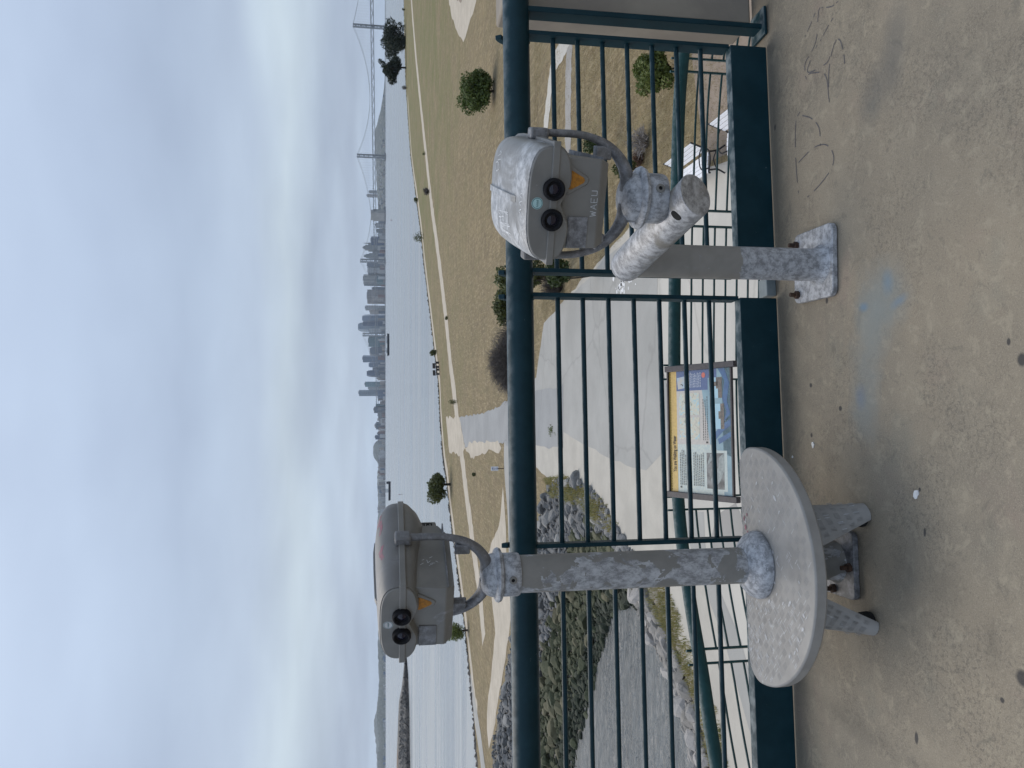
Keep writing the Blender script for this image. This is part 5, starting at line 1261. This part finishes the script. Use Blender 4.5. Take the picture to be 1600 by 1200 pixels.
# rocky spit at the left
k = MB(); rows = []; random.seed(6)
SPp = [(1033, 635.5, 634.5), (1048, 637, 633), (1062, 638, 631.5), (1085, 638.5, 629), (1110, 639.5, 624.5), (1140, 640, 623), (1170, 640.3, 622), (1200, 640.8, 621), (1260, 642, 620), (1400, 646, 619)]
def spit_row(f):
    f *= len(SPp) - 1; i = min(int(f), len(SPp) - 2); g_ = f - i; return [SPp[i][j] + (SPp[i + 1][j] - SPp[i][j]) * g_ for j in range(3)]
for i in range(181):
    py, xw, xt = spit_row(i / 180); a_ = gp(xw, py, WL); T_ = dp(xt, py, a_.y + 16); zt = max(WL + .4, min(T_.z, WL + 5.2)); jj = random.uniform(-.5, .4)
    rows.append([a_ + Vector((0, -1.5, -.8)), a_ + Vector((random.uniform(-.5, .5), .5, .5)), Vector((a_.x, a_.y + 5, WL + (zt - WL) * .55 + jj * .5)), Vector((a_.x * 1.01, a_.y + 10, zt * 1 + jj * .4)), Vector((a_.x * 1.05, a_.y + 26, zt + .1)), Vector((a_.x * 1.1, a_.y + 40, WL - .6))])
k.loft(rows, closed=False, caps=False)
m, t, b = new_mat('spit rock'); v = t.geo(); z_ = t.sep(v)[2]
c = t.mix(t.step(t.noise(v, .9, 5, .7), .35, .65), (.09, .085, .08), (.19, .18, .165)); c = t.mix(t.step(z_, -1.0, -.2), (.03, .03, .03), c); c = t.mix(t.step(t.math('ADD', z_, t.noise(v, .2, 3)), 2.7, 3.3), c, (.20, .145, .105))
setin(t, b, Base_Color=c, Roughness=.9, Normal=t.bump(t.noise(v, .8, 4, .7), .8, .5)); o = k.build('rocky_spit', m, smooth=60); tag(o, kind='structure')
k = MB(); random.seed(15)
for i in range(900):
    f = random.random(); py, xw, xt = spit_row(f); a_ = gp(xw, py, WL); s_ = random.random(); zt = max(.4, min(dp(xt, py, a_.y + 16).z - WL, 5.2))
    q = Vector((a_.x, a_.y + s_ * 9, WL + zt * s_ * .9)); r_ = random.uniform(.3, .75); me = random.choice(variants['g'])
    T = Matrix.LocRotScale(q, Euler((random.uniform(-1, 1), random.uniform(-1, 1), random.uniform(0, 6))), Vector((r_, r_ * .8, r_))); k.add([T @ v.co for v in me.vertices], [tuple(p_.vertices) for p_ in me.polygons])
o = k.raw('spit_stones', m); tag(o, 'dark stones along the rocky spit at the left behind the tall viewer', 'stones', kind='stuff')
# boats and channel markers
def barge(name, label, y0, y1, xw, parts):
    Y = gp(xw, (y0 + y1) / 2, WL).y; a_, b_ = dp(600, y1, Y), dp(600, y0, Y); L = b_.x - a_.x; px_m = Y / FPX
    o = thing(name, label, 'ship', ((a_.x + b_.x) / 2, Y, WL), R(3)); k = MB()
    h_ = px_m * 3.2; k.add([(-L / 2, -4, h_), (-L / 2 * .96, -3, -.4), (L / 2 * .94, -3, -.4), (L / 2, -4, h_), (-L / 2, 4, h_), (-L / 2 * .96, 3, -.4), (L / 2 * .94, 3, -.4), (L / 2, 4, h_)], [(0, 1, 2, 3), (7, 6, 5, 4), (0, 3, 7, 4), (1, 5, 6, 2), (0, 4, 5, 1), (3, 2, 6, 7)])
    k.build('hull', plain('dark hull', (.02, .022, .03), None, .3, .5), o, 0)
    for nm, f0, f1, hh, col in parts:
        k = MB(); k.box(((f0 + f1) / 2 * L - L / 2, 0, h_ + hh * px_m / 2 - .05), ((f1 - f0) * L, 5, hh * px_m)); k.build(nm, plain(name + ' ' + nm, col), o, 0)
    return o
barge('cargo_ship', 'long dark ship with white deckhouses below the fourth bridge tower', 521, 556, 608.3, [('deckhouse', .12, .34, 3.6, (.75, .75, .75)), ('deckhouse', .55, .86, 3.2, (.72, .72, .72)), ('mast', .2, .215, 6, (.1, .1, .1))])
barge('work_barge', 'dark barge with a white cabin just right of the tall viewer', 752, 782, 610.2, [('cabin', .42, .60, 4.6, (.72, .72, .70)), ('crane', .86, .98, 3.2, (.05, .05, .06))])
def marker(label, px, py, ht, w_):
    q = gp(px, py, WL); o = thing('channel_marker', label, 'marker', q); k = MB(); k.tube([(0, 0, -1), (0, 0, ht)], w_, 8); k.build('pile', plain('marker pile', (.12, .10, .09)), o)
    k = MB(); k.box((0, 0, ht + w_ * 1.2), (w_ * 3.4, w_ * 2, w_ * 3)); k.build('daymark', plain('daymark red', (.35, .05, .03)), o, 0)
marker('slim channel marker with a red top just right of the tall viewer', 629, 772.5, 1.75, .10)
marker('tiny dark marker pile in the bay below the bridge anchorage', 613, 344, 1.4, .25)
# the hazy air over the bay
m = bpy.data.materials.new('haze air'); m.use_nodes = True; m.node_tree.nodes.remove(m.node_tree.nodes['Principled BSDF'])
t = NT(m.node_tree); vv = t.n('ShaderNodeVolumePrincipled', {'Color': (.72, .84, 1.0, 1), 'Density': HAZE, 'Anisotropy': .2})
t.t.links.new(vv.outputs[0], t.t.nodes['Material Output'].inputs['Volume'])
k = MB(); k.box((0, 4800, 86), (19000, 10000, 184)); o = k.build('haze', m, smooth=0); tag(o, kind='stuff', label='thin blue haze lying over the bay and the far city', cat='haze')
